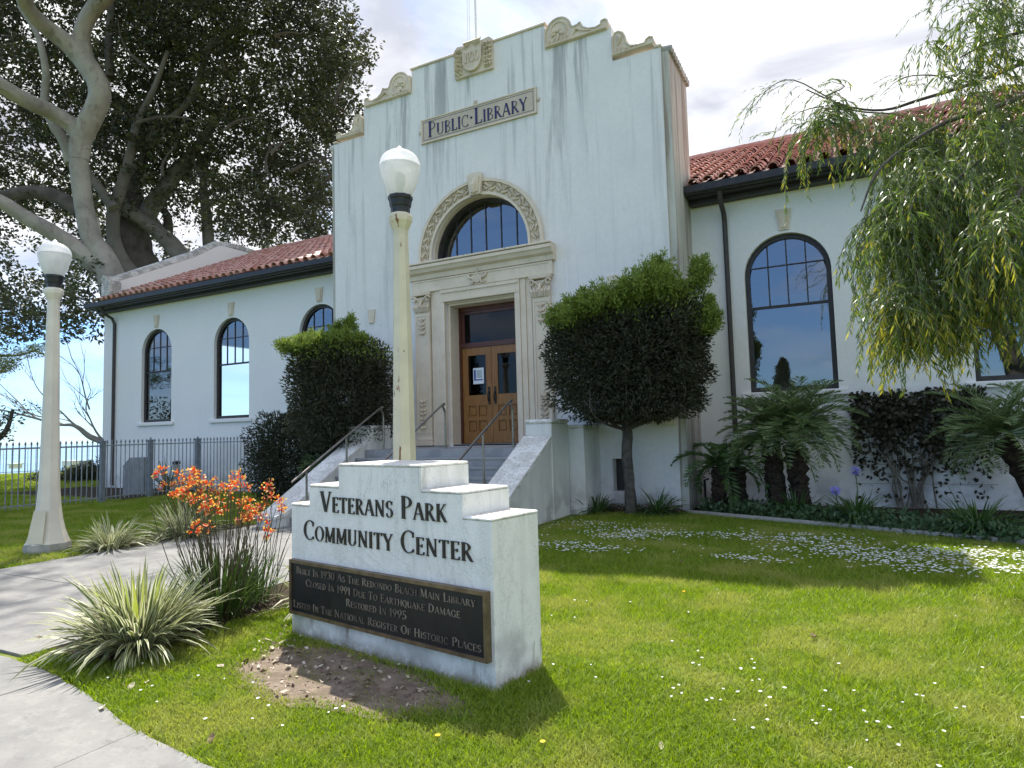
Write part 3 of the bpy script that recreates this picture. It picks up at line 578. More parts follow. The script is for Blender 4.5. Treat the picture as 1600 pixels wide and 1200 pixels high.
for s in (-1, 1):
    xo, xi = (CX-1.76, CX-1.29) if s < 0 else (CX+1.29, CX+1.76); xm = (xo+xi)/2
    mb = MB(); mb.box(xo+.03, xi-.03, YF-.09, YF-.002, 1.50, 4.40); 
    for a, b2_ in ((xo+.05, xo+.085), (xi-.085, xi-.05)): mb.box(a, b2_, YF-.105, YF-.089, 1.6, 4.34)
    mb.box(xo+.085, xi-.085, YF-.104, YF-.089, 4.305, 4.34); mb.box(xo+.085, xi-.085, YF-.104, YF-.089, 1.6, 1.635)
    pl = mb.build('pilaster', 'cast_stone', B)
    mb = MB(); mb.box(xo+.0, xi-.0, YF-.12, YF-.002, 1.32, 1.42, bev=.01); mb.box(xo+.015, xi-.015, YF-.105, YF-.002, 1.421, 1.499, bev=.015); mb.build('pilaster_base', 'cast_stone', pl)
    mb = MB(); mb.box(xo+.04, xi-.04, YF-.10, YF-.002, 4.402, 4.76); mb.box(xo-.02, xi+.02, YF-.16, YF-.002, 4.79, 4.857, bev=.012)
    for q in (-1, 1):
        mb.tube([(xm+q*(.20+.055*math.cos(t)), YF-.14, 4.72+.055*math.sin(t)) for t in np.linspace(0, 5.2, 11)], .022, 6); mb.tube([(xm, YF-.12, 4.62), (xm+q*.08, YF-.15, 4.70), (xm+q*.18, YF-.15, 4.77)], .02, 6, smooth=3)
        for j in range(3): mb.tube([(xm+q*(.04+.06*j), YF-.1, 4.42), (xm+q*(.05+.07*j), YF-.15, 4.52), (xm+q*(.08+.07*j), YF-.12, 4.60)], [.03, .035, .012], 6)
    mb.tube([(xm, YF-.11, 4.42), (xm, YF-.17, 4.55), (xm, YF-.12, 4.68)], [.03, .04, .02], 6); mb.build('capital', 'ornament_stone', pl, True)
    for z0_, z1_ in ((1.68, 2.42), (3.86, 4.27)):
        mb = MB()
        mb.tube([(xm, YF-.095, z0_), (xm, YF-.1, z1_)], .012, 6)
        for q in range(int((z1_-z0_)/.10)):
            for j in (-1, 1): z = z0_+.10*q+.03; mb.tube([(xm, YF-.095, z), (xm+j*.05, YF-.125, z+.03*(q % 2)+.02), (xm+j*.09, YF-.1, z+.07)], [.018, .03, .01], 6)
        mb.build('pilaster_relief', 'ornament_stone', pl, True)
    # outer backing strip, and stepped door architrave jamb
    xa, xb = (CX-1.29, CX-.90) if s < 0 else (CX+.90, CX+1.29)
    mb = MB(); n3 = [(0, .13, .05), (.13, .26, .075), (.26, .387, .10)]
    for a, b2_, d_ in n3:
        X0, X1 = (xa+a+.004, xa+b2_) if s < 0 else (xb-b2_, xb-a-.004); mb.box(X0, X1, YF-d_, YF-.002, 1.32, 4.857-(0 if a < .2 else .29))
    mb.build('door_jamb', 'cast_stone', B)
mb = MB(); mb.box(CX-1.025, CX+1.025, YF-.10, YF-.002, 4.572, 4.855); mb.box(CX-1.0, CX+1.0, YF-.125, YF-.099, 4.78, 4.85); mb.box(CX-.93, CX+.93, YF-.115, YF-.099, 4.58, 4.64); mb.build('door_lintel', 'cast_stone', B)
mb = MB(); mb.box(-8.096, -8.04, YF+.05, YF+.44, 1.33, 4.50); mb.box(-6.36, -6.304, YF+.05, YF+.44, 1.33, 4.50); mb.box(-8.096, -6.304, YF+.05, YF+.44, 4.502, 4.548); mb.build('door_reveal', 'cast_stone', B)
# wooden frame, transom and doors
YD = YF+.44
mb = MB(); mb.box(-8.09, -7.98, YD-.04, YD+.1, 1.34, 4.54); mb.box(-6.42, -6.31, YD-.04, YD+.1, 1.34, 4.54); mb.box(-7.978, -6.422, YD-.04, YD+.1, 4.40, 4.54); mb.box(-7.978, -6.422, YD-.035, YD+.08, 3.55, 3.66)
mb.box(-7.978, -7.90, YD-.01, YD+.05, 3.662, 4.398); mb.box(-6.50, -6.422, YD-.01, YD+.05, 3.662, 4.398); mb.box(-7.898, -6.502, YD-.01, YD+.05, 4.33, 4.398)
df = mb.build('door_frame', 'door_red', B)
mb = MB(); mb.box(-7.90, -6.50, YD+.02, YD+.03, 3.66, 4.33); mb.build('transom_pane', 'door_glass', df)
mb = MB(); mb.box(-8.0, -6.4, YF-.0, YD+.3, 1.30, 1.336); mb.build('threshold', 'step_concrete', B)
for s, (x0, x1) in ((-1, (-7.975, -7.204)), (1, (-7.196, -6.425))):
    z0, z1 = 1.345, 3.545; w = x1-x0; h = z1-z0; gx0, gx1, gz0, gz1 = x0+.15, x1-.15, z0+.50*h, z1-.055*h-.06
    cells = [[(x0+.14+c_*(w-.28+.06)/2, z0+a*h), (x0+.14+c_*(w-.28+.06)/2+(w-.34)/2, z0+a*h), (x0+.14+c_*(w-.28+.06)/2+(w-.34)/2, z0+b*h), (x0+.14+c_*(w-.28+.06)/2, z0+b*h)] for c_ in (0, 1) for a, b in ((.12, .235), (.275, .39))]
    mb = MB(); mb.prism([(x0, z0), (x1, z0), (x1, z1), (x0, z1)], YD-.01, YD+.04, holes=[[(gx0, gz0), (gx1, gz0), (gx1, gz1), (gx0, gz1)]]+cells); dr = mb.build('door', 'door_oak', B)
    mb = MB(); mb.box(gx0, gx1, YD+.012, YD+.018, gz0, gz1); mb.build('pane', 'door_glass', dr)
    for c_ in cells:
        mb = MB(); (a, b), (c2, _), (_, d2), _ = c_; mb.box(a+.002, c2-.002, YD+.022, YD+.035, b+.002, d2-.002); mb.box(a+.03, c2-.03, YD+.004, YD+.022, b+.03, d2-.03, bev=.008); mb.build('door_panel', 'door_oak', dr)
    hx = x1-.075 if s < 0 else x0+.075
    mb = MB(); mb.box(hx-.028, hx+.028, YD-.02, YD-.011, 2.22, 2.62); mb.tube([(hx, YD-.02, 2.30), (hx, YD-.075, 2.33), (hx, YD-.075, 2.46), (hx, YD-.02, 2.50)], .013, 6, smooth=3); mb.build('handle', 'bronze_handle', dr, True)
mb = MB(); mb.box(-7.98, -6.42, YD-.012, YD-.008, 1.345, 1.40); 
nt_ = MB(); nt_.box(-7.70, -7.42, YD+.003, YD+.006, 2.70, 3.07); nt_ = nt_.build('paper_notice', 'paper'); tag(nt_, 'white paper notice taped inside the left door glass', 'notice')
mb = MB(); mb.box(-7.68, -7.63, YD+.001, YD+.0025, 2.78, 3.03); mb.box(-7.63, -7.45, YD+.001, YD+.0025, 2.78, 2.81); mb.build('printed_mark', 'print_blue', nt_)
mb = MB(); mb.box(-7.61, -7.46, YD+.001, YD+.0024, 2.84, 3.02); mb.build('printed_picture', 'print_pale', nt_)
# fan window over the door
def bar(mb, x0, x1, z0, z1, y0, y1): mb.box(x0, x1, y0, y1, z0, z1)
def arch_window(cx, hw, z0, zs, y, cols, rows_low, mid, parent, up_rows=(), fan=False, glassm='window_glass', framew=.09, fy=0):
    fr = MB(); o_ = arch_hole(cx, hw, z0, zs); i_ = arch_hole(cx, hw-framew, z0+framew, zs); fr.prism(o_, y-fy, y+.10, holes=[i_]); win = fr.build('window', 'dark_frame', parent)
    iw = hw-framew; zb = z0+framew
    def top_z(x): return zs+math.sqrt(max(iw*iw-(x-cx)**2, 0))
    zlines = [zb]+([mid] if mid else [])+list(up_rows); xl = [cx-iw+2*iw*k/cols for k in range(cols+1)]
    def pane(x0, x1, za, zb_):
        n = 8; pts = [(x0, za), (x1, za)]+[(x1-(x1-x0)*k/n, min(zb_, top_z(x1-(x1-x0)*k/n))) for k in range(n+1)]
        q = []
        for p in pts:
            if not q or (abs(p[0]-q[-1][0])+abs(p[1]-q[-1][1])) > 1e-4: q.append(p)
        q = [p for p in q if p[1] >= za-1e-6]
        if len(q) < 3 or max(p[1] for p in q)-za < .03: return
        m = MB(); t = tessellate_polygon([[Vector((a, b, 0)) for a, b in q]]); m.add([(a, y+.05, b) for a, b in q], [tuple(f) for f in t]); m.build('pane', glassm, win)
    for r in range(len(zlines)):
        za = zlines[r]; zt = zlines[r+1] if r+1 < len(zlines) else 99
        if r == 0 and mid: pane(xl[0], xl[-1], za, mid-.03); continue
        for k in range(cols): pane(xl[k], xl[k+1], za, zt)
    zmu = mid if mid else zb
    for k in range(1, cols): m = MB(); bar(m, xl[k]-.012, xl[k]+.012, zmu+.005, top_z(xl[k])-.001, y+.03, y+.068); m.build('muntin', 'dark_frame', win)
    for z in up_rows:
        hwz = iw if z < zs else math.sqrt(max(iw*iw-(z-zs)**2, 0)); m = MB(); bar(m, cx-hwz+.001, cx+hwz-.001, z-.012, z+.012, y+.028, y+.07); m.build('muntin', 'dark_frame', win)
    if mid: m = MB(); bar(m, cx-iw+.001, cx+iw-.001, mid-.03, mid+.02, y+.015, y+.08); m.build('meeting_rail', 'dark_frame', win)
    return win
arch_window(CX, 1.245, 5.50, 5.66, YF+.29, 6, 1, None, B, framew=.05, fy=.10)
mb = MB(); mb.box(-8.5, -5.9, YF+.9, YF+1.25, 1.2, 7.2); mb.build('inner_partition', 'interior_dark', B)
# keystone blocks of the flanking windows and the basement window
for x in (-10.28, -4.12):
    mb = MB(); mb.prism([(x-.07, 4.33), (x+.07, 4.33), (x+.11, 4.66), (x-.11, 4.66)], YF-.04, YF-.002); mb.build('keystone', 'cast_stone', B)
mb = MB(); mb.box(-4.27, -3.87, YF+.22, YF+.3, .36, 1.0); mb.build('basement_window', 'dark_frame', B)
# ------------------------------------------------------------------ wings
XL, XR = -23.8, 9.4; wc = [-20.8, -17.1, -13.4, -1.0, 2.75, 6.4]
def wholes(cs): return [arch_hole(c, .80, 2.24, 4.60) for c in cs]
mb = MB(); mb.prism([(XL, -.1), (-11.0, -.1), (-11.0, 6.46), (XL, 6.46)], YW, YW+.30, holes=wholes(wc[:3])); mb.build('wing_wall', 'wing_stucco', B)
mb = MB(); mb.prism([(-3.4, -.1), (XR, -.1), (XR, 6.46), (-3.4, 6.46)], YW, YW+.30, holes=wholes(wc[3:])); mb.build('wing_wall', 'wing_stucco', B)
YB = 26.1; YRG = 20.0; ZE = 6.52; PIT = (9.72-ZE)/(YRG-13.3)
def rz(y): return ZE+PIT*(y-13.3) if y <= YRG else ZE+PIT*(2*YRG-y-13.3)
# gable end with its own windows, and parapet with coping
def gable(x0, x1, holes):
    mb = MB(); pts = [(YW+.302, -.1), (YB, -.1), (YB, 6.9), (YW+11, 8.0), (21.6, 9.9), (18.4, 9.86), (17.2, 9.1), (14.17, 7.50), (YW+.302, 7.42)]
    mb.prism(pts, x0, x1, 'x', holes=holes); mb.build('gable_wall', 'wing_stucco', B)
    mb = MB(); top = [(13.72, 7.46), (14.1, 7.50), (17.2, 9.12), (18.4, 9.9), (19.5, 10.0), (21.6, 9.94), (25.0, 8.0), (26.2, 6.9)]
    mb.tube([((x0+x1)/2, y, z) for y, z in top], .17, 6, wob=.08); mb.build('gable_coping', 'gable_coping', B)
gable(XL, XL+.30, [[(18.2, 2.3), (20.9, 2.3), (20.9, 5.6), (18.2, 5.6)]]); gable(XR-.3, XR, [])
mb = MB(); mb.box(XL+.02, XL+.50, YW-.15, YW+.298, 6.462, 7.42, bev=.02); mb.build('gable_block', 'gable_coping', B)
mb = MB(); mb.box(XL+.302, XR-.302, YB-.3, YB-.003, -.1, 6.5); mb.build('back_wall', 'wing_stucco', B)
mb = MB(); mb.box(XL+.31, XR-.31, YW+.31, YB-.31, .9, 1.0); mb.box(XL+.31, XR-.31, YW+.31, YB-.31, 6.35, 6.42); mb.box(-11.2, -10.9, 14.2, YB-.31, 1.0, 6.35); mb.box(-3.4, -3.1, 14.2, YB-.31, 1.0, 6.35); mb.build('interior_floor', 'interior_dark', B)
for c in wc:
    arch_window(c, .797, 2.243, 4.60, YW+.10, 4, 1, 3.96, B, up_rows=(4.78,))
    mb = MB(); mb.prism([(c-.09, 5.46), (c+.09, 5.46), (c+.15, 5.88), (c-.15, 5.88)], YW-.035, YW-.002); mb.prism([(c-.055, 5.50), (c+.055, 5.50), (c+.10, 5.84), (c-.10, 5.84)], YW-.055, YW-.034); mb.build('keystone', 'cast_stone', B)
    mb = MB(); mb.box(c-.95, c+.95, YW-.07, YW-.002, 2.12, 2.235, bev=.012); mb.build('sill', 'wing_stucco', B)
# eaves
for x0, x1 in ((XL-.12, -11.6), (-2.80, XR+.1)):
    mb = MB(); mb.prism([(13.22, 6.36), (13.22, 6.50), (13.26, 6.52), (13.36, 6.52), (13.36, 6.36), (13.33, 6.32), (13.25, 6.32)], x0, x1, 'x'); mb.build('gutter', 'gutter_black', B)
    mb = MB(); mb.box(x0+.02, x1-.02, 13.37, YW-.002, 6.30, 6.36); mb.box(x0+.02, x1-.02, 13.62, YW-.003, 6.22, 6.298); mb.build('soffit', 'gutter_black', B)
for x, zt in ((-2.12, 6.33), (-23.1, 6.33)):
    mb = MB(); mb.tube([(x, 13.32, zt), (x, 13.42, 6.12), (x, 13.72, 5.98), (x, 13.80, 5.80), (x, 13.80, .1)], .052, 8); mb.build('downspout', 'pipe_brown', B)
    for z in (5.2, 3.4, 1.6): pass
# roof: pan sheet, ridge and barrel tiles
mb = MB()
for x0, x1 in ((XL+.3, XR-.3),):
    mb.add([(x0, 13.30, rz(13.3)), (x1, 13.30, rz(13.3)), (x1, YRG, rz(YRG)), (x0, YRG, rz(YRG)), (x1, YB+.3, rz(YB+.3)), (x0, YB+.3, rz(YB+.3)), (x0, YB+.3, 6.3), (x1, YB+.3, 6.3), (x0, 13.3, 6.4), (x1, 13.3, 6.4)], [(0, 1, 2, 3), (3, 2, 4, 5), (5, 4, 7, 6), (0, 8, 9, 1), (8, 6, 7, 9)])
roof = mb.build('roof', 'roof_pan', B)
pitch = math.atan(PIT); TLEN = .46; EXP = .385; PX = .305
def tile_mesh():
    mb = MB(); n = 6; vs = []; fs = []
    for (t, r, r2) in ((0, .112, .092), (TLEN, .088, .070)):
        for rad in (r, r2):
            for k in range(n+1): a = PI*k/n; vs.append((rad*math.cos(a), t, rad*math.sin(a)*1.0))
    m = n+1
    for k in range(n): fs += [(k, k+1, 2*m+k+1, 2*m+k), (m+k+1, m+k, 3*m+k, 3*m+k+1), (k+1, k, m+k, m+k+1)]
    mb.add(vs, fs); me = bpy.data.meshes.new('roof_tile'); me.from_pydata(mb.v, [], mb.f); me.polygons.foreach_set('use_smooth', [True]*len(me.polygons)); me.set_sharp_from_angle(angle=.9)
    me.materials.append(MATS['roof_clay']); me.update(); return me
TM = tile_mesh(); tiles = []
cols = [XL+.45+PX*k for k in range(int((-11.75-XL-.45)/PX)+1)]+[-2.62-4*PX+PX*k for k in range(int((XR-.5+2.62+4*PX)/PX))]
for x in cols:
    for r in range(19):
        if -4 < x < -2.7 and -.10+r*EXP < 1.0: continue
        s_ = -.10+r*EXP
        if s_+TLEN > 7.5: break
        y = 13.3+s_*math.cos(pitch); z = ZE+s_*math.sin(pitch)+.045
        tiles.append((x+RNG.normal()*.007, y+RNG.normal()*.012, z+.012*RNG.random(), RNG.normal()*.02, pitch-.09+RNG.normal()*.015))
def px_size(p):
    q = Vector(p)-EYE; dz = q.dot(CW)
    if dz < 1: return 0
    X = 800+F_PX*q.dot(CR)/dz; return (F_PX/dz) if -20 < X < 1400 and not (500 < X < 1075) else 0
order = sorted(range(len(tiles)), key=lambda i: -px_size(tiles[i][:3])); chosen = set(order[:290])
src = np.array([v.co[:] for v in TM.vertices]); Fs = [tuple(p.vertices) for p in TM.polygons]; AV = []; AF = []
for i, (x, y, z, a, b) in enumerate(tiles):
    if i in chosen:
        o = bpy.data.objects.new('roof_tile', TM); COL.objects.link(o); o.location = (x, y, z); o.rotation_euler = (b, 0, a); o.parent = roof; o.matrix_parent_inverse = parent_inv(roof)
    else:
        R = np.array(Matrix.Rotation(a, 3, 'Z') @ Matrix.Rotation(b, 3, 'X')); AF.append(np.array(Fs)+len(AV)*len(src)); AV.append(src@R.T+np.array([x, y, z]))
tag(fast_mesh('roof_tile_field', np.concatenate(AV), np.concatenate(AF), 4, 'roof_clay', parent=roof, smooth=False), kind='stuff')
mb = MB()
for k in range(int((XR-XL-.8)/.42)): mb.tube([(XL+.4+k*.42, YRG, 9.80), (XL+.4+k*.42+.46, YRG, 9.83)], [.13, .115], 8)
tag(mb.build('ridge_tile_row', 'roof_clay', roof), kind='stuff')
# flag pole on the tower roof
mb = MB(); mb.tube([(-7.75, 13.45, 8.5), (-7.75, 13.45, 13.4)], [.03, .025], 8); fp = empty('flagpole', (-7.75, 13.45, 8.6)); mb.build('pole', 'flat_white', fp)
for dx in (-.16, -.22): mb = MB(); mb.tube([(-7.75+dx, 13.4, 9.5), (-7.75+dx*.9, 13.4, 13.3)], .007, 4); mb.build('halyard', 'flat_white', fp)
tag(fp, 'thin flagpole with two halyards rising behind the parapet crest', 'flagpole')

# ------------------------------------------------------------------ stairs, piers and rails
S = empty('entrance_stairs', (CX, 10, 0)); tag(S, 'grey concrete stairs with weathered white stucco side walls before the doors', 'stairs')
ZL = 1.29; RIS = ZL/8; TRD = .29; Y0 = 10.64
mb = MB(); mb.box(CX-1.85, CX+1.85, Y0, YF+.0-.003, -.05, ZL); mb.box(CX-2.4, CX-1.851, 11.6, YF-.003, -.05, ZL-.002); mb.box(CX+1.851, CX+2.4, 11.6, YF-.003, -.05, ZL-.002); mb.build('landing', 'step_concrete', S)
for k in range(7):
    mb = MB(); y1 = Y0-TRD*k-.002; mb.box(CX-1.85, CX+1.85, y1-TRD, y1, -.05, ZL-RIS*(k+1)); mb.box(CX-1.848, CX+1.848, y1-TRD-.02, y1-TRD+.04, ZL-RIS*(k+1)-.03, ZL-RIS*(k+1)+.003); mb.build('step', 'step_concrete', S)
for s in (-1, 1):
    xa, xb = CX+s*1.86, CX+s*2.36; x0, x1 = min(xa, xb), max(xa, xb)
    mb = MB(); sl_ = .555
    prof = [(10.72, -.05), (10.72, 1.42), (8.55, 1.42-sl_*2.17), (8.30, .16), (8.30, -.05)]
    mb.prism([(a, b) for a, b in prof[::-1]], x0, x1, 'x'); cw = mb.build('side_wall', 'stair_stucco', S)
    mb = MB(); mb.prism([(10.70, 1.425), (10.70, 1.50), (8.5, 1.50-sl_*2.2), (8.24, .22), (8.24, .17), (8.5, 1.425-sl_*2.2)][::-1], x0-.03, x1+.03, 'x'); mb.build('sloping_cap', 'worn_cap', cw)
    mb = MB(); mb.box(x0-.005, x1+.02, 10.725, 11.50, -.05, 1.72, bev=.015); pr_ = mb.build('pier', 'stair_stucco', S)
    mb = MB(); mb.box(x0-.03, x1+.045, 10.70, 11.52, 1.721, 1.80, bev=.03); mb.build('pier_cap', 'worn_cap', pr_)
    xo0, xo1 = (CX+2.30, CX+2.68) if s > 0 else (CX-2.68, CX-2.30)
    mb = MB(); mb.box(xo0, xo1, 11.53, YF-.004, -.05, 1.62, bev=.015); w_ = mb.build('parapet_wall', 'stair_stucco', S)
    mb = MB(); mb.box(xo0-.02, xo1+.02, 11.525, YF-.005, 1.621, 1.69, bev=.025); mb.build('parapet_cap', 'worn_cap', w_)
def handrail(x, label, ys=(8.55, 10.55, 11.05)):
    e = empty('handrail', (x, 9.6, 0)); tag(e, label, 'handrail', 'steel handrails on the entrance stairs'); sl_ = RIS/TRD
    zt = ZL+.80; mb = MB(); mb.tube([(x, 8.35, zt-sl_*2.3), (x, 10.66, zt), (x, 10.80, zt+.02), (x, 10.87, zt-.06), (x, 10.88, zt-.2), (x, 10.88, ZL+.004)], .022, 8, smooth=4); mb.build('rail', 'steel_rail', e, True)
    for y in (9.75, 8.7): mb = MB(); mb.tube([(x, y, zt-sl_*(10.66-y)-.01), (x, y, ZL-RIS*math.ceil((Y0-y)/TRD))], .02, 8); mb.build('post', 'steel_rail', e, True)
handrail(-8.75, 'steel handrail at the left side of the entrance stairs'); handrail(-7.2, 'middle steel handrail of the stairs, behind the lamp post'); handrail(-5.68, 'steel handrail at the right side of the stairs before the oak doors')

# ------------------------------------------------------------------ monument sign
TK, TN = .108, .04
A0 = Vector((-4.16, 3.97, 0)); B0 = Vector((-2.04, 3.585, 0)); ex = (B0-A0).normalized(); ey = Vector((-ex.y, ex.x, 0)); SW = (B0-A0).length
SG = empty('monument_sign', A0+ex*SW/2+ey*.24); tag(SG, 'white stepped stucco sign for the community center with black letters and plaque', 'sign')
def tosign(o): o.matrix_world = Matrix(((ex.x, ey.x, 0, A0.x), (ex.y, ey.y, 0, A0.y), (0, 0, 1, 0), (0, 0, 0, 1))); return o
def sp(mb, name, mat, parent=SG, smooth=False):
    for i, v in enumerate(mb.v): p = A0+ex*v[0]+ey*v[1]; mb.v[i] = (p.x, p.y, v[2])
    return mb.build(name, mat, parent, smooth)
c_ = SW/2; T_ = .49
st_ = [(0, 1.035), (.245, 1.035), (.245, 1.195), (.625, 1.195), (.625, 1.365)]
prof = [(0, -.05), (SW, -.05)]+[(SW-a, b) for a, b in st_]+[(a, b) for a, b in st_[::-1]]
mb = MB(); mb.prism(prof, 0, T_); sp(mb, 'sign_body', 'sign_stucco')
for a, b, z in ((-.005, .243, 1.036), (.247, .623, 1.196), (SW-.243, SW+.005, 1.036), (SW-.623, SW-.247, 1.196), (.622, SW-.622, 1.366)):
    mb = MB(); mb.box(a, b, -.005, T_+.005, z, z+.022, bev=.008); sp(mb, 'sign_cap', 'worn_cap')
lettering('Veterans Park', A0-ey*.002, ex, 1.09, 1.01, 1.38, .158, .118, .009, 'letter_black', SG)
lettering('Community Center', A0-ey*.002, ex, 1.09, .775, 1.83, .158, .118, .009, 'letter_black', SG)
mb = MB(); mb.box(.045, 2.115, -.035, -.001, .19, .60); plq = sp(mb, 'plaque', 'plaque_black')
mb = MB()
for a in ((.03, 2.13, .585, .61), (.03, 2.13, .18, .205), (.03, .055, .205, .585), (2.105, 2.13, .205, .585)): mb.box(a[0], a[1], -.048, -.002, a[2], a[3])
sp(mb, 'plaque_rim', 'plaque_bronze', plq)
TK, TN = .15, .07
for txt, z, w in (('Built In 1930 As The Redondo Beach Main Library', .505, 1.92), ('Closed In 1991 Due To Earthquake Damage', .418, 1.66), ('Restored In 1995', .333, .66), ('Listed In The National Register Of Historic Places', .235, 2.0)):
    lettering(txt, A0-ey*.036, ex, 1.08, z, w, .056, .043, .005, 'letter_bronze', plq)

# ------------------------------------------------------------------ lamp posts
def lamp(x, y, shaftmat, label, plinthmat='curb_concrete'):
    e = empty('lamp_post', (x, y, 0)); tag(e, label, 'lamp post', 'cream lamp posts with acorn globes')
    mb = MB(); mb.lathe([(.30, 0), (.305, .05), (.295, .13)], 8, (x, y), rot=.39); mb.build('plinth', plinthmat, e)
    mb = MB(); mb.lathe([(.285, .131), (.262, .18), (.222, .30), (.188, .45), (.160, .66), (.138, .95), (.126, 1.3), (.112, 2.0), (.095, 3.0), (.080, 3.75), (.085, 3.80), (.112, 3.86), (.130, 3.90), (.132, 3.95), (.11, 3.985)], 8, (x, y), rot=.39)
    mb.build('shaft', shaftmat, e)
    mb = MB(); mb.lathe([(.10, 3.986), (.105, 4.05), (.115, 4.07), (.125, 4.13), (.135, 4.15), (.135, 4.18), (.11, 4.185)], 10, (x, y)); mb.build('globe_fitter', 'lamp_cap', e)
    mb = MB(); mb.lathe([(.115, 4.186), (.135, 4.21), (.165, 4.27), (.192, 4.35), (.212, 4.43), (.221, 4.49), (.222, 4.535), (.214, 4.575), (.197, 4.612), (.168, 4.645), (.130, 4.670), (.085, 4.686), (.062, 4.692), (.056, 4.706), (.034, 4.718), (.022, 4.738), (.004, 4.755)], 24, (x, y)); mb.build('globe', 'lamp_globe', e, True)
    mb = MB(); mb.lathe([(.04, 4.19), (.04, 4.30), (.06, 4.32), (.06, 4.42), (.02, 4.46)], 10, (x, y)); mb.build('bulb', 'flat_white', e, True)
    mb = MB(); mb.lathe([(.2215, 4.498), (.2245, 4.502), (.2245, 4.512), (.222, 4.516)], 24, (x, y)); mb.build('globe_band', 'lamp_globe', e)
    return e
e1 = lamp(-10.77, 5.50, 'lamp_white', 'lamp post with flared base standing left of the path on the lawn')
mb = MB(); mb.prism([(-.12, .15), (.12, .15), (.09, .62), (-.09, .62)], -.30, -.285); 
for i, v in enumerate(mb.v): t = (v[2]-.15)/.47; an = .46; yy = -(.262-.098*t)-(.012 if v[1] < -.29 else 0); p = (v[0]*math.cos(an)-yy*math.sin(an)*1, v[0]*math.sin(an)+yy*math.cos(an)); mb.v[i] = (-10.77+p[0], 5.50+p[1], v[2])
mb.build('access_cover', 'lamp_cream', e1)
lamp(-4.23, 5.60, 'lamp_cream', 'yellowish lamp post rising behind the stepped community center sign')

# ------------------------------------------------------------------ fences
def fence(name, pts, h, label, group=None, spacing=.13, postw=.055, posts=True, finial=True, zb=.1):
    e = empty(name, (pts[0][0], pts[0][1], 0)); tag(e, label, 'fence', group)
    pk = MB(); pk.box(-.0095, .0095, -.0095, .0095, zb-.03, h-.02); pm = None
    fn = MB(); fn.lathe([(.012, h-.02), (.022, h), (.024, h+.015), (.012, h+.05), (.002, h+.075)], 6)
    for i in range(len(pts)-1):
        a, b = Vector((*pts[i], 0)), Vector((*pts[i+1], 0)); L_ = (b-a).length; d = (b-a)/L_; n = max(1, int(round(L_/spacing)))
        for z in (h-.10, zb+.03):
            mb = MB(); q = Vector((-d.y, d.x, 0))*.016; mb.add([a-q+Vector((0, 0, z)), b-q+Vector((0, 0, z)), b+q+Vector((0, 0, z)), a+q+Vector((0, 0, z))]+[p+Vector((0, 0, z+.03)) for p in (a-q, b-q, b+q, a+q)], [(0, 3, 2, 1), (4, 5, 6, 7), (0, 1, 5, 4), (1, 2, 6, 5), (2, 3, 7, 6), (3, 0, 4, 7)]); mb.build('rail', 'fence_picket_paint', e)
        for k in range(1, n):
            p = a+d*L_*k/n
            if pm is None: o = pk.build('picket', 'fence_picket_paint', e); pm = o.data; o.location = p; fo = fn.build('finial', 'fence_paint', o) if finial else None; fm = fo.data if fo else None; o.matrix_parent_inverse = parent_inv(e); 
            else:
                o = bpy.data.objects.new('picket', pm); COL.objects.link(o); o.location = p; o.parent = e; o.matrix_parent_inverse = parent_inv(e)
                if finial: f_ = bpy.data.objects.new('finial', fm); COL.objects.link(f_); f_.parent = o
            if finial and k == 1 and i == 0: fo.matrix_parent_inverse = Matrix.Identity(4); fo.location = (0, 0, 0)
        if posts:
            for p in ([a, b] if i == len(pts)-2 else [a]):
                mb = MB(); w = postw; mb.box(p.x-w, p.x+w, p.y-w, p.y+w, -.02, h+.02); po = mb.build('post', 'fence_paint', e)
                mb = MB(); mb.box(p.x-w-.012, p.x+w+.012, p.y-w-.012, p.y+w+.012, h+.021, h+.045); mb.lathe([(.018, h+.046), (.03, h+.07), (.018, h+.1), (.003, h+.12)], 8, (p.x, p.y)); mb.build('post_cap', 'fence_paint', po)
FT = 1.60
fence('iron_fence', [(-17.8, 5.0), (-17.75, 7.6), (-17.75, 10.35), (-17.85, 11.75), (-17.9, 13.3), (-15.4, 13.55)], FT, 'grey iron picket fence with ball finials beside the left wing')
fe = gp(45, -26); ff = gp(45, 14)
fence('iron_fence', [gp(44.5, v) for v in (-24, -20.5, -17, -13.5, -10, -6.5, -3, .5, 4, 7.5, 11)], 1.45, 'distant picket fence at the cliff edge before the sea', spacing=.35, postw=.12, finial=False)

# ------------------------------------------------------------------ big fig trees beyond the left wing
def at(px, py, D): return EYE+ray(px, py)*D
def limb(parent, pts, D, name='limb', mat='bark', n=10, sm=4):
    """pts: (x, y, width) sightings at distance D (number or list)"""
    Ds = D if hasattr(D, '__len__') else [D]*len(pts)
    P = [at(x, y, d) for (x, y, w), d in zip(pts, Ds)]; R = [w/2*d/F_PX/math.sqrt(1+((x-800)/F_PX)**2) for (x, y, w), d in zip(pts, Ds)]
    mb = MB(); mb.tube(P, R, n, smooth=sm, wob=.035); return mb.build(name, mat, parent, True)
FD = 27
T1 = empty('fig_tree', at(228, 690, FD)); T1.location.z = 0; tag(T1, 'huge pale barked fig tree with curving bare limbs behind the roof gable', 'tree')
base = T1.location.copy()
q = at(178, 445, FD); mb = MB(); mb.tube([base+Vector((.3, 0, -.1)), base+Vector((.25, 0, 2)), q+Vector((.4, .2, -1.5)), at(165, 410, FD), at(143, 372, FD), at(131, 320, FD), at(124, 262, FD), at(125, 222, FD), at(139, 192, FD)], [1.0, .8, .66, .48, .38, .36, .36, .32, .20], 14, smooth=4, wob=.03); mb.build('trunk', 'bark', T1, True)
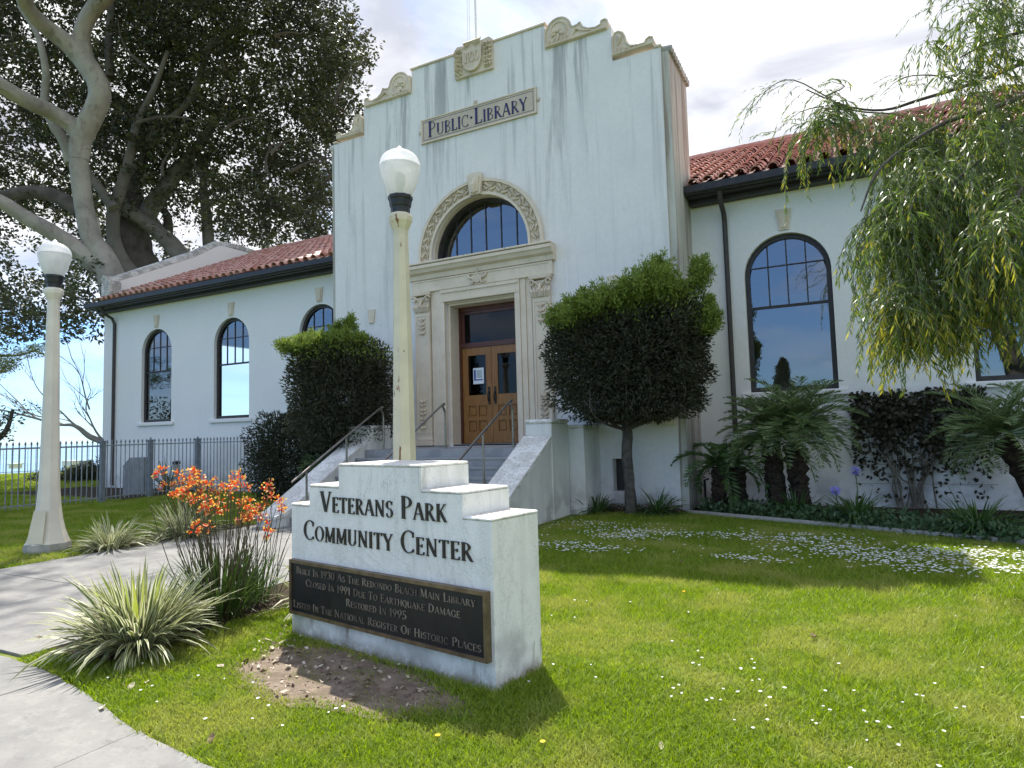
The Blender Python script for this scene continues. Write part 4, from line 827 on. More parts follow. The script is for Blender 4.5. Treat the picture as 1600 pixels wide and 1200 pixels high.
limb(T1, [(124, 250, 34), (126, 222, 37), (138, 194, 38), (152, 165, 38), (156, 145, 38), (151, 125, 36), (140, 108, 38), (126, 88, 38), (108, 70, 36), (85, 52, 32), (62, 34, 30), (44, 12, 28), (34, -10, 27), (15, -60, 22)], [27, 27, 27, 27, 27, 27, 27, 27, 26.8, 26.5, 26, 25.5, 25, 24])
limb(T1, [(133, 96, 34), (127, 62, 31), (133, 36, 28), (146, 14, 28), (166, -8, 30), (190, -50, 26), (200, -120, 18)], 27)
limb(T1, [(130, 235, 26), (126, 214, 33), (116, 200, 34), (101, 188, 31), (78, 174, 30), (56, 164, 30), (28, 150, 30), (0, 133, 30), (-60, 100, 26), (-130, 60, 20)], [27, 27, 27, 26.8, 26.5, 26, 25.5, 25, 23.5, 22])
limb(T1, [(110, 255, 20), (101, 222, 20), (84, 196, 18), (70, 160, 15), (72, 118, 13), (66, 80, 12), (56, 50, 10), (30, 10, 8)], 27.8)
limb(T1, [(165, 425, 38), (120, 390, 34), (80, 362, 30), (40, 340, 28), (0, 314, 26), (-60, 290, 22), (-140, 270, 16)], [27, 26.7, 26.3, 26, 25.6, 25, 24])
limb(T1, [(125, 330, 30), (95, 310, 28), (55, 300, 26), (15, 305, 24), (-40, 320, 20)], 28.5, mat='bark_dark')
limb(T1, [(160, 430, 10), (158, 395, 8), (152, 340, 6)], 27.1)
T2 = empty('fig_tree', at(240, 690, 31)); T2.location.z = 0; tag(T2, 'dark multi-trunk fig tree spreading behind the tiled left roof', 'tree'); b2 = T2.location.copy()
mb = MB(); mb.tube([b2+Vector((-.9, 0, -.1)), b2+Vector((-.9, 0, 5)), at(216, 440, 31), at(205, 395, 31), at(200, 340, 31), at(202, 300, 31.5)], [1.7, 1.5, 1.1, .95, .9, .6], 12, smooth=4, wob=.05); mb.build('trunk', 'bark_dark', T2, True)
D2 = 30.5
limb(T2, [(225, 445, 30), (196, 415, 26), (179, 380, 24), (177, 335, 23), (187, 300, 22), (197, 270, 20), (205, 235, 16), (215, 190, 13), (240, 140, 10), (262, 80, 7)], 29.5, mat='bark_shaded')
limb(T2, [(178, 325, 22), (160, 300, 16), (143, 278, 14), (134, 255, 10), (128, 225, 6)], 29, mat='bark_shaded')
limb(T2, [(222, 350, 34), (240, 318, 32), (262, 290, 30), (276, 268, 24), (300, 240, 18), (330, 200, 14), (352, 150, 10)], 31, mat='bark_shaded')
limb(T2, [(190, 325, 24), (215, 338, 24), (240, 356, 26), (268, 382, 30), (292, 410, 34), (330, 440, 40)], 30, mat='bark_shaded')
limb(T2, [(235, 345, 26), (258, 372, 22), (262, 340, 14), (250, 322, 10)], 32, mat='bark_dark')
limb(T2, [(329, 420, 22), (326, 380, 19), (322, 330, 17), (318, 290, 13), (322, 240, 9)], 32, mat='bark_shaded')
limb(T2, [(205, 300, 20), (225, 245, 18), (245, 205, 17), (262, 185, 14), (266, 150, 12), (268, 105, 9)], 31, mat='bark_shaded')
limb(T2, [(240, 208, 20), (215, 185, 20), (190, 160, 19), (170, 148, 16)], 31.5, mat='bark_dark')
limb(T2, [(262, 190, 12), (300, 150, 12), (330, 70, 11), (360, 50, 10), (372, 36, 7)], 30, mat='bark_shaded')
limb(T2, [(172, 120, 16), (170, 60, 14), (176, 0, 12), (178, -60, 9)], 30, mat='bark_dark')
for _ in range(26):
    x = RNG.uniform(190, 540); y = RNG.uniform(10, 340); ang = RNG.uniform(-2.6, -.3); l_ = RNG.uniform(40, 110); pts = [(x+l_*t*math.cos(ang+.5*t), y+l_*t*math.sin(ang+.5*t)*.8, (1-t)*5+1.5) for t in (0, .35, .7, 1)]; limb(T2, pts, RNG.uniform(27, 33), 'branch', 'bark_dark', 5, 2)
# foliage: leaf sprays clustered through the crown volumes
def inside(poly, x, y):
    c = np.zeros(len(x), bool); n = len(poly); j = n-1
    for i in range(n):
        xi, yi = poly[i]; xj, yj = poly[j]; cond = ((yi > y) != (yj > y)) & (x < (xj-xi)*(y-yi)/(yj-yi+1e-9)+xi); c ^= cond; j = i
    return c
def crown_sprays(poly, n, D0, D1, noise=0):
    x0, x1 = min(p[0] for p in poly), max(p[0] for p in poly); y0, y1 = min(p[1] for p in poly), max(p[1] for p in poly); X = []; 
    while sum(len(a) for a in X) < n:
        x = RNG.uniform(x0, x1, 2000); y = RNG.uniform(y0, y1, 2000); k = inside(poly, x, y); X.append(np.stack([x[k], y[k]], 1))
    q = np.concatenate(X)[:n]; D = RNG.uniform(D0, D1, n); r, u, w = np.array(CR), np.array(CU), np.array(CW)
    d = w+((q[:, :1]-800)/F_PX)*r-((q[:, 1:]-600)/F_PX)*u; return np.array(EYE)+d*D[:, None]
def fig_foliage(parent, C, per, rad, ln, wd, sh=1.0, mat='fig_leaf'):
    n = len(C); k = per; off = ball(n*k)*np.repeat(RNG.uniform(.6, 1.25, n)*rad, k)[:, None]*np.array([1, 1, .55]); P = np.repeat(C, k, 0)+off
    if len(C) > 400: P = P+.35*np.sin(P[:, [1, 2, 0]]*1.9)
    D = unit(off)+RNG.normal(size=off.shape)*.5+np.array([0, 0, -.15]); m = len(P)
    return leaves('crown', P, D, ln*RNG.uniform(.7, 1.2, m), wd*RNG.uniform(.7, 1.2, m), mat, parent=parent, fold=.15)
polyA = [(-150, -170), (505, -170), (512, 0), (545, 22), (560, 45), (566, 62), (584, 72), (588, 88), (572, 100), (564, 122), (582, 132), (575, 142), (556, 152), (552, 178), (528, 215), (522, 300), (522, 368), (440, 384), (330, 395), (250, 425), (180, 445), (165, 500), (150, 535), (100, 520), (40, 525), (-60, 560), (-150, 540)]
polyB = [(190, -170), (505, -170), (512, 0), (545, 22), (560, 45), (584, 72), (572, 100), (564, 122), (578, 134), (552, 178), (528, 215), (522, 368), (400, 384), (300, 330), (200, 280)]
polyC = [(-150, -170), (250, -170), (260, 250), (200, 300), (100, 330), (-150, 350)]
fig_foliage(T2, np.concatenate([crown_sprays(polyA, 900, 29.5, 38), crown_sprays(polyB, 880, 29, 35)]), 70, .72, .24, .12)
fig_foliage(T1, crown_sprays(polyC, 700, 29, 34), 66, .75, .24, .12)
# unseen near side of the same crown, placed overhead to shade path and left lawn
C = np.concatenate([np.stack([RNG.uniform(-23, -14.5, 150), RNG.uniform(8, 14, 150), RNG.uniform(17, 20, 150)], 1), np.stack([RNG.uniform(-27, -18.5, 170), RNG.uniform(13, 19, 170), RNG.uniform(19.5, 22, 170)], 1)]); fig_foliage(T1, C, 40, .9, .22, .10)
polyD = [(-20, 380), (60, 440), (165, 400), (165, 470), (160, 535), (120, 520), (60, 540), (-20, 520)]
fig_foliage(T1, crown_sprays(polyD, 70, 24, 27), 34, .6, .22, .10)

# ------------------------------------------------------------------ seaside trees, mound and small far things
BT = empty('bare_tree', onZ(230, 760)); tag(BT, 'leafless wind-bent tree reaching left from behind the building corner', 'tree'); BD = 27
limb(BT, [(230, 760, 16), (200, 705, 14), (165, 692, 11), (140, 682, 10), (125, 670, 8), (112, 664, 6), (90, 663, 5), (50, 652, 4), (0, 640, 3)], BD, 'trunk', 'bare_bark', 6)
def bare(p, ang, l_, w, depth):
    pts = [(p[0], p[1], w)]; x, y = p; a = ang
    for k in range(4): a += RNG.uniform(-.25, .2); x += l_/4*math.cos(a); y -= l_/4*math.sin(a); pts.append((x, y, w*(1-.17*(k+1))))
    limb(BT, pts, BD+RNG.uniform(-.6, .6), 'branch', 'bare_bark', 4, 2)
    if depth > 0:
        for k in (1, 2, 3, 4):
            if RNG.random() < .85: bare(pts[k][:2], a+RNG.uniform(-.7, .7), l_*RNG.uniform(.5, .75), w*.55, depth-1)
bare((165, 692), 2.25, 60, 5, 3); bare((125, 670), 2.3, 70, 4.5, 3); bare((100, 664), 2.7, 80, 3.5, 3); bare((60, 655), 2.4, 80, 3, 3)
bare((140, 640), 2.1, 75, 3.2, 2)
PT = empty('pine_tree', onZ(-60, 790)); tag(PT, 'wind-swept evergreen with a bright green bough at the left edge', 'tree')
limb(PT, [(-60, 790, 20), (-40, 700, 16), (-10, 690, 12), (10, 672, 9), (20, 640, 6)], 22, 'trunk', 'bark_dark', 6); limb(PT, [(-60, 760, 10), (-50, 600, 9), (-20, 560, 6), (30, 555, 4), (60, 545, 3)], 21, 'limb', 'bark_dark', 5)
poly = [(-40, 555), (10, 545), (66, 535), (70, 545), (50, 560), (20, 572), (-10, 590), (-40, 600)]; C = crown_sprays(poly, 60, 20, 22)
fig_foliage(PT, C, 60, .28, .10, .03, mat='pine_leaf'); fig_foliage(PT, crown_sprays([(-40, 610), (10, 620), (40, 636), (56, 640), (30, 660), (20, 680), (-40, 700)], 26, 21, 23), 30, .4, .14, .06)
mb = MB(); A_ = gp(27, -3); n = 24; vs = []
ME = empty('planted_mound', onZ(120, 745)); tag(ME, 'dark leafy mound behind the picket fence below the sea horizon', 'shrub')
C = []
for i in range(46):
    t = i/45; x = 62+t*108; y = 746-26*t**1.5+RNG.uniform(0, 9); C.append(np.array(onZ(x, 752)*1)+np.array([0, 0, RNG.uniform(.1, .35)+(752-y)/F_PX*26-.35]))
leaves('foliage', np.repeat(np.array(C), 160, 0)+ball(46*160)*np.array([.6, .6, .35]), RNG.normal(size=(46*160, 3)), .12, .05, 'shrub_dark', parent=ME)
for i, (x, y, w, h, m, lab, cat) in enumerate(((112, 724, 1.1, .5, 'flat_white', 'small white hut roof beyond the cliff fence', 'hut'), (135, 722, .5, .5, 'monument_stone', 'small grey utility box near the distant cliff fence', 'utility box'), (24, 727, .9, .35, 'flat_white', 'low white bench far off near the sea at the left edge', 'bench'))):
    p = onZ(x, 732); e = empty(cat.replace(' ', '_'), p); tag(e, lab, cat); mb = MB(); mb.box(p.x-w/2, p.x+w/2, p.y-.3, p.y+.3, .12 if cat != 'bench' else h-.08, h); mb.build('top', m, e); mb = MB(); mb.box(p.x-w/2+.1, p.x-w/2+.18, p.y-.25, p.y+.25, 0, .3); mb.box(p.x+w/2-.18, p.x+w/2-.1, p.y-.25, p.y+.25, 0, .3); mb.build('support', m, e)
# monument stone, bollard, agave behind the fence
p = Vector((-19.3, 12.3, 0)); mb = MB(); mb.prism([(-.42, 0), (.42, 0), (.42, 1.12), (-.16, 1.12), (-.42, .88)], -.14, .14); o = mb.build('memorial_stone', 'monument_stone'); local(o, p, .15); tag(o, 'grey memorial stone with a clipped corner behind the picket fence', 'memorial stone')
e = empty('bollard', (-18.9, 13.3, 0)); tag(e, 'short cream post standing behind the fence near the agave', 'bollard'); mb = MB(); mb.lathe([(.10, 0), (.10, .82), (.09, .86)], 10, (-18.9, 13.3)); mb.build('post', 'curb_concrete', e); mb = MB(); mb.lathe([(.12, .861), (.12, .93), (.06, .96)], 10, (-18.9, 13.3)); mb.build('cap', 'gutter_black', e)

# ------------------------------------------------------------------ plant makers
def blades(mb, base, n, ln, wd, spread, bend, mi=(0, 0, 0), up=.9, seg=5, rbase=.12, lnvar=.3):
    """strap leaves from a tuft; three strips across (edge, middle, edge)"""
    base = Vector(base)
    for _ in range(n):
        a = RNG.uniform(0, 2*PI); t = RNG.uniform(.03, 1)**.8*spread; l_ = ln*(1+RNG.uniform(-lnvar, lnvar)); w = wd*RNG.uniform(.7, 1.2); dr = Vector((math.cos(a), math.sin(a), 0)); side_ = Vector((-dr.y, dr.x, 0)); side_ = (side_+Vector(RNG.normal(size=3))*.25).normalized()
        p = base+dr*RNG.uniform(0, rbase)+Vector((0, 0, .0)); th = PI/2-t; vs = []; b_ = bend*RNG.uniform(.4, 1.5)*(.3+t)
        kink = RNG.random() < .08
        for k in range(seg+1):
            s_ = k/seg; ww = w*(.55+.45*min(1, s_*3))*(1-max(0, (s_-.55)/.45)**1.6) if k < seg else w*.04
            vs += [p-side_*ww/2, p-side_*ww*.24, p+side_*ww*.24, p+side_*ww/2]
            th -= b_/seg*(1+s_)+(.5 if kink and k == seg//2 else 0); p = p+(dr*math.cos(th)+Vector((0, 0, math.sin(th))))*l_/seg
            if p.z < .015: p.z = .015
        fs = []
        for k in range(seg):
            for j in range(3): a_ = k*4+j; fs.append((a_, a_+1, a_+5, a_+4))
        b0 = len(mb.v); mb.v += [tuple(v) for v in vs]; mb.f += [tuple(b0+i for i in f) for f in fs]; mb.m += [mi[0], mi[1], mi[2]]*seg
def varieg(p, n, ln, spread, label, yellow=.12, grp='variegated flax clumps by the path'):
    e = empty('flax_clump', p); tag(e, label, 'plant', grp)
    mb = MB(); k = int(n*yellow); blades(mb, p, n-k, ln, .032, spread, .8, (1, 0, 1), rbase=.22*ln/.6); blades(mb, p, k, ln*.95, .034, spread*.6, .4, (1, 2, 2), rbase=.15*ln/.6)
    mb.build('leaf_tuft', ['varieg_green', 'varieg_edge', 'varieg_yellow'], e); mb = MB(); blades(mb, p, n//6, ln*.62, .02, spread*1.25, 1.5, (0, 0, 0), rbase=.25*ln/.6); mb.build('dry_leaf_skirt', 'dry_leaf_dark', e)
varieg((-4.98, 3.2, 0), 560, .57, .86, 'large yellow-striped flax clump at the path corner, nearest the camera')
varieg((-9.95, 5.95, 0), 190, .50, 1.0, 'small pale flax clump beside the left lamp post', .05)
varieg((-9.9, 7.1, 0), 240, .60, 1.15, 'green-grey flax clump on the far side of the path under red flowers', .02)
varieg((-4.45, 4.65, 0), 90, .5, 1.0, 'half hidden flax clump at the left end of the sign', .3)
def kangaroo(p, nst, h, label, col, spread, seedheads, leafn=90, grp='kangaroo paw flowers by the path'):
    e = empty('kangaroo_paw', p); tag(e, label, 'flower plant', grp); p = Vector(p)
    mb = MB(); blades(mb, p, leafn, h*.42, .016, .75, .5, (0, 0, 0), rbase=.22); mb.build('leaf_tuft', 'paw_leaf', e)
    ms = MB(); heads = []
    for k in range(nst):
        a = RNG.uniform(0, 2*PI); t = RNG.uniform(.02, spread); d = Vector((math.cos(a)*t, math.sin(a)*t, 1)).normalized(); l_ = h*(RNG.uniform(.60, 1.0) if k < seedheads else RNG.uniform(.45, .85)); b = p+Vector((math.cos(a), math.sin(a), 0))*RNG.uniform(0, .2); tip = b+d*l_+Vector((0, 0, 0)); midp = b+d*l_*.5+Vector(RNG.normal(size=3))*.015
        ms.tube([b, midp, tip], [.0045, .0036, .0026], 4, smooth=2)
        if k < seedheads:
            for j in range(3): q = tip+Vector(RNG.normal(size=3))*.032+Vector((0, 0, .02)); ms.tube([tip-d*.08, q], [.003, .002], 3); heads.append((q, d))
    ms.build('stems', 'paw_stem', e); P = []; D = []; MI = []; LN = []
    for q, d in heads:
        m = 9; off = unit(RNG.normal(size=(m, 3))+np.array([0, 0, .35])); P.append(np.array(q)+off*.012); D.append(off); LN.append(np.full(m, .05)); MI.append(np.zeros(m)); 
        P.append(np.array(q)+off*.045); D.append(off+RNG.normal(size=off.shape)*.7); LN.append(np.full(m, .028)); MI.append(np.ones(m))
    P = np.concatenate(P); D = np.concatenate(D); LN = np.concatenate(LN); MI = np.concatenate(MI).astype(int); leaves('blossoms', P, D, LN, np.where(MI == 0, .017, .02), [col, 'paw_tip'], MI, e)
kangaroo((-5.12, 4.05, 0), 85, 1.38, 'tall orange kangaroo paw clump between the path and the sign', 'paw_orange', .42, 15, 300)
kangaroo((-9.85, 7.25, 0), 34, .95, 'red kangaroo paw on the far side of the path', 'paw_red', .5, 16, 40)
kangaroo((-5.3, 4.6, 0), 30, 1.12, 'orange-red kangaroo paw growing just behind the tall orange clump', 'paw_red', .5, 12, 60)

def strap_clump(p, n, ln, label, grp='strap-leaved clumps along the library wall', spread=1.3):
    e = empty('agapanthus', p); tag(e, label, 'plant', grp); mb = MB(); blades(mb, p, n, ln, .028, spread, 1.3, (0, 0, 0), rbase=.18); mb.build('leaf_tuft', 'strap_leaf', e); return e
strap_clump((-4.40, 11.75, 0), 150, .42, 'low strap-leaved clump at the foot of the stair wall')
strap_clump((-3.25, 11.85, 0), 190, .50, 'strap-leaved clump at the tower corner beside the round-headed tree')
strap_clump((-.95, 12.0, 0), 260, .5, 'strap-leaved clump at the foot of the twin palm trunks')
a1 = strap_clump((-.05, 11.55, 0), 420, .60, 'broad agapanthus clump with a purple flower between palm and vine')
strap_clump((1.42, 10.85, 0), 440, .58, 'broad strap-leaved clump at the right edge of the planting bed')
strap_clump((-1.75, 12.3, 0), 80, .40, 'low strap-leaved clump near the fern trunks')
for (x, y, h, lab) in ((-.32, 11.75, .50, 'purple agapanthus flower low before the vine'), (-.02, 12.1, .80, 'taller purple agapanthus flower against the vine')):
    e = empty('agapanthus_flower', (x, y, 0)); tag(e, lab, 'flower', 'purple agapanthus flowers'); mb = MB(); mb.tube([(x, y, 0), (x+.02, y, h*.6), (x, y, h)], .008, 5, smooth=2); mb.build('stem', 'strap_leaf', e)
    dd = unit(RNG.normal(size=(90, 3))); leaves('petals', np.array([x, y, h])+dd*.02, dd, .07, .026, 'petal_purple', parent=e)
n = 5200; t = RNG.random(n); P = np.stack([-2.6+t*6.5, 12.2-t*3.1+RNG.random(n)**1.3*1.1, RNG.random(n)**1.5*.20+.02], 1); leaves('ground_cover', P, RNG.normal(size=(n, 3))+np.array([0, 0, .8]), .085, .05, 'cover_leaf').__setitem__('kind', 'stuff')
n = 1500; P = np.stack([RNG.uniform(-4.6, -2.9, n), RNG.uniform(11.85, 12.3, n), RNG.random(n)**2*.12+.02], 1); leaves('ground_cover', P, RNG.normal(size=(n, 3)), .05, .03, 'dry_leaf_dark').__setitem__('kind', 'stuff')

# fronds
def frond(P, D, LN, W, origin, az, el, length, droop, nl, ll, lw, ang=.9, rach=None, tw=.0, lift=.25):
    p = np.array(origin, float); th = el; h = np.array([math.cos(az), math.sin(az), 0]); side_ = np.array([-h[1], h[0], 0]); pts = [p.copy()]
    for k in range(nl):
        d = h*math.cos(th)+np.array([0, 0, math.sin(th)]); p = p+d*length/nl; th -= droop/nl*(1+1.0*k/nl); s_ = k/nl; pts.append(p.copy())
        L_ = ll*(math.sin(PI*min(1, s_*.85+.15))**.6)*(1-.25*s_); upv = np.array([0, 0, 1])*math.cos(th)-h*math.sin(th)*1
        for sg in (-1, 1):
            dd = d*math.cos(ang)+side_*sg*math.sin(ang)+upv*(lift)+RNG.normal(size=3)*.10; P.append(p); D.append(dd); LN.append(L_*RNG.uniform(.85, 1.1)); W.append(lw)
    if rach is not None: rach.tube([tuple(q) for q in pts[::max(1, nl//6)]], [.012*(1-.12*k) for k in range(len(pts[::max(1, nl//6)]))], 4)
def palm(name, trunks, heads, label, cat, nf, fl, droop, nl, ll, lw, mat, tmat='palm_trunk', trunk_r=.12, grp=None):
    e = empty(name, trunks[0][0]); tag(e, label, cat, grp)
    for tr in trunks:
        mb = MB(); pts = [Vector(q) for q in tr]; N_ = 14; mb.tube([pts[0].lerp(pts[1], k/N_) for k in range(N_+1)], [trunk_r*(1+.18*(k % 2)+.15*(k > 10)) for k in range(N_+1)], 9, wob=.22); mb.build('trunk', tmat, e)
        mb = MB()
        for k in range(70):
            q = pts[0].lerp(pts[1], RNG.random()); a = RNG.uniform(0, 2*PI); r = trunk_r*.95; v = Vector((math.cos(a), math.sin(a), 0)); mb.tube([q+v*r, q+v*(r+.035)+Vector((0, 0, .04))], [.018, .006], 3)
        tag(mb.build('frond_stubs', tmat, e), kind='stuff')
    rach = MB()
    for hd, n_ in heads:
        P, D, LN, W = [], [], [], []
        for k in range(n_): u_ = (k+.5)/n_; frond(P, D, LN, W, hd, k*2.399+RNG.uniform(-.2, .2), 1.35-1.75*u_+RNG.uniform(-.12, .12), fl*RNG.uniform(.8, 1.1), droop, nl, ll, lw, rach=rach)
        leaves('fronds', np.array(P), np.array(D), np.array(LN), np.array(W), mat, parent=e)
    rach.build('frond_stalks', mat, e)
palm('pygmy_palm', [((-1.25, 12.55, 0), (-1.33, 12.5, 1.28)), ((-.88, 12.55, 0), (-.95, 12.5, 1.22))], [((-1.3, 12.45, 1.45), 48), ((-.85, 12.4, 1.6), 48)], 'twin-trunk feathery palm below the large right window', 'palm', 30, 1.12, .75, 38, .30, .022, 'palm_leaf', trunk_r=.15, grp='feathery palms')
palm('pygmy_palm', [((2.55, 12.7, 0), (2.05, 12.5, 1.25)), ((2.75, 12.9, 0), (2.6, 12.8, 1.3))], [((2.0, 12.4, 1.38), 34), ((2.7, 12.7, 1.4), 22)], 'feathery palm with a leaning trunk at the right picture edge', 'palm', 30, 1.12, .75, 38, .30, .022, 'palm_leaf', grp='feathery palms')
palm('tree_fern', [((-2.30, 12.6, 0), (-2.25, 12.55, .82)), ((-1.95, 12.7, 0), (-1.95, 12.65, .80))], [((-2.25, 12.5, .88), 12), ((-1.95, 12.6, .9), 7)], 'dark trunked tree fern with arching fronds at the wing corner', 'fern', 12, 1.02, 1.15, 34, .25, .034, 'fern_leaf')
palm('pygmy_palm', [((-10.9, 11.3, 0), (-10.9, 11.3, .6))], [((-10.9, 11.3, .9), 18)], 'small drooping palm in the shade by the low dark hedge', 'palm', 18, .8, 1.7, 20, .24, .014, 'palm_leaf', trunk_r=.08, grp='feathery palms')
e = empty('agave', (-17.4, 13.2, 0)); tag(e, 'spiky agave rosette behind the picket fence', 'agave'); mb = MB(); blades(mb, (-18.3, 13.2, 0), 42, .95, .07, 1.2, .25, (0, 0, 0), rbase=.06); mb.build('leaf_rosette', 'agave_leaf', e)
e.location = (-18.3, 13.2, 0)

# ------------------------------------------------------------------ clipped trees and hedge by the stairs
def shrub_tree(name, label, cat, base, crown_pts, trunkw, density, new_top, grp=None, leafl=.085, brown=True, dark='shrub_dark', thin=True):
    """crown_pts: list of (centre xyz, radii) lobes, squared-off ellipsoids"""
    e = empty(name, base); tag(e, label, cat, grp); P, D, MI = [], [], []
    for (c, r, n) in crown_pts:
        v = unit(RNG.normal(size=(n, 3))); k = 4.2; v = v/(np.abs(v)**k).sum(1, keepdims=True)**(1/k); rad = 1-RNG.random(n)**1.5*.55; lump = 1+.06*np.sin(v[:, 0]*9+c[0])*np.sin(v[:, 2]*8)+.05*np.sin(v[:, 1]*13+v[:, 0]*7)
        P.append(np.array(c)+v*np.array(r)*(rad*lump)[:, None]); D.append(v+RNG.normal(size=(n, 3))*.7+np.array([0, 0, .2])); MI.append(np.where(RNG.random(n) < .22, 1, 0) if brown else np.zeros(n, int))
    P = np.concatenate(P); D = np.concatenate(D); MI = np.concatenate(MI); zb_ = P[:, 2].min(); top_ = np.clip((P[:, 2]-(P[:, 2].max()-.75))/.75, 0, 1); MI = np.where((RNG.random(len(P)) < top_*.75) & thin, 2, MI); hole = (np.sin(P[:, 0]*7+P[:, 1]*3)*np.sin(P[:, 2]*6+P[:, 0]*2) > -.15) & (P[:, 2] < zb_+.65) & thin & (RNG.random(len(P)) < .6); P, D, MI = P[~hole], D[~hole], MI[~hole]; leaves('crown', P, D, leafl*RNG.uniform(.6, 1.4, len(P)), leafl*.34, [dark, 'shrub_brown', 'shrub_new'], MI, e)
    P, D, W = [], [], []
    for (c, r, n, h) in new_top:   # tufts of fresh shoots
        for _ in range(n):
            q = np.array(c)+ball(1)[0]*np.array(r); m = 70; ax_ = unit(np.array([RNG.normal()*.3, RNG.normal()*.3, 1])); hh = h*RNG.uniform(.5, 1.3); t = RNG.random(m); P.append(q+ax_*(t*hh)[:, None]+RNG.normal(size=(m, 3))*.05*(1-t[:, None]*.5)); D.append(unit(RNG.normal(size=(m, 3)))+ax_*.9)
    if P: P = np.concatenate(P); leaves('fresh_shoots', P, np.concatenate(D), leafl*1.05, leafl*.26, 'shrub_new', parent=e)
    return e
bR = Vector((-3.76, 11.85, 0))
tr_ = shrub_tree('clipped_tree', 'round-headed clipped tree with bare trunk right of the entrance stairs', 'tree', bR,
  [((-3.60, 11.45, 2.78), (1.36, 1.05, .98), 40000), ((-3.95, 11.4, 3.40), (.95, .85, .42), 8000), ((-2.62, 11.5, 3.45), (.50, .6, .60), 6000), ((-3.5, 11.5, 2.12), (1.22, .92, .38), 9000)], .1, 1,
  [((-4.45, 11.0, 3.50), (.45, .8, .16), 110, .22), ((-3.8, 11.0, 3.70), (.7, .8, .18), 190, .26), ((-2.95, 11.1, 3.85), (.55, .8, .22), 190, .34), ((-2.2, 11.4, 4.1), (.16, .2, .25), 40, .26), ((-2.15, 11.4, 3.35), (.20, .3, .35), 60, .2), ((-2.9, 11.3, 4.3), (.15, .2, .1), 16, .3)], grp='clipped trees beside the stairs')
mb = MB(); mb.tube([bR+Vector((0, 0, -.05)), bR+Vector((.0, 0, .5)), bR+Vector((-.03, 0, 1.05)), bR+Vector((.0, -.02, 1.5)), bR+Vector((-.02, -.05, 1.9))], [.13, .10, .10, .095, .09], 9, smooth=4, wob=.08); mb.build('trunk', 'bark_small', tr_, True)
for k in range(16):
    a = k*2*PI/16+RNG.uniform(-.2, .2); r = RNG.uniform(.7, 1.1); s0 = bR+Vector((0, 0, RNG.uniform(1.5, 1.75))); mb = MB(); e_ = Vector((-3.55+1.1*r*math.cos(a), 11.45+.9*r*math.sin(a), RNG.uniform(1.85, 2.3))); m_ = s0.lerp(e_, .55)+Vector((0, 0, -.10+RNG.uniform(-.06, .06))); mb.tube([s0, m_, e_, e_+Vector((0, 0, .5))], [.035, .022, .012, .006], 5, smooth=3, wob=.1); mb.build('branch', 'bark_small', tr_)
bL = Vector((-9.75, 11.0, 0))
tl_ = shrub_tree('clipped_tree', 'dense square clipped tree left of the entrance stairs', 'tree', bL,
  [((-9.92, 10.95, 2.50), (1.0, .9, 1.15), 38000), ((-10.0, 10.9, 3.2), (.95, .8, .55), 8000), ((-9.9, 10.9, 1.75), (.8, .7, .45), 6000)], .1, 1,
  [((-10.7, 10.5, 3.50), (.40, .6, .12), 80, .18), ((-10.1, 10.5, 3.55), (.45, .6, .12), 90, .20), ((-9.5, 10.6, 3.58), (.4, .5, .10), 80, .18), ((-9.95, 10.8, 3.85), (.07, .1, .14), 14, .18), ((-9.55, 10.8, 3.9), (.12, .1, .10), 18, .2), ((-10.65, 10.7, 3.7), (.08, .1, .06), 12, .2)], grp='clipped trees beside the stairs')
mb = MB(); mb.tube([bL+Vector((0, 0, -.05)), bL+Vector((.05, 0, .8)), bL+Vector((-.1, 0, 1.7))], [.11, .09, .08], 8, smooth=4, wob=.08); mb.build('trunk', 'bark_small', tl_, True)
for k in range(6):
    mb = MB(); s0 = bL+Vector((0, 0, 1.0)); e_ = s0+Vector((RNG.uniform(-.9, .9), RNG.uniform(-.5, .5), .9)); mb.tube([s0, s0.lerp(e_, .5)+Vector((0, 0, -.1)), e_], [.03, .02, .01], 5, smooth=3); mb.build('branch', 'bark_small', tl_)
shrub_tree('hedge', 'low dark hedge against the left wing beside the square tree', 'hedge', (-12.4, 12.2, 0), [((-12.7, 12.3, 1.08), (1.3, .8, 1.10), 30000), ((-11.5, 12.0, 1.2), (.7, .7, 1.15), 9000)], .1, 1, [], leafl=.085, thin=False)

# vine on the wall
V = empty('climbing_vine', (.9, YW, 0)); tag(V, 'dark red-green vine climbing wires on the wall right of the twin palm', 'vine')
mb = MB()
for k in range(16):
    x = .75+RNG.uniform(-.15, .5); pts = [(x, YW-.12, 0)]; tx = RNG.uniform(0, 2.0)
    for j in range(1, 6): pts.append((x+(tx-x)*(j/5)**1.4+RNG.normal()*.05, YW-.06-RNG.random()*.08, j/5*RNG.uniform(1.5, 2.1)))
    mb.tube(pts, [.018*(1-.14*j) for j in range(6)], 5, smooth=3)
for z in (.45, .8, 1.15, 1.5, 1.85): mb.tube([(-.05, YW-.03, z), (2.15, YW-.03, z)], .004, 4)
mb.build('stems', 'twig', V)
n = 6500; x = RNG.uniform(-.02, 2.05, n); z = RNG.uniform(.15, 2.12, n); dens = np.clip((z-.45)/1.2, .05, 1)*(.55+.45*np.sin(x*5+z*4)**2)+np.where(z > 1.45, .5, 0); k = RNG.random(n) < dens; x, z = x[k], z[k]; m = len(x)
nn_ = RNG.normal(size=(m, 3)); P = np.stack([x, YW-.04-RNG.random(m)**1.3*.25, z+.03*np.sin(x*11)], 1); leaves('foliage', P, nn_*np.array([1, .35, 1])+np.array([0, 0, -.4]), .088, .066, 'vine_leaf', parent=V, fold=.1)
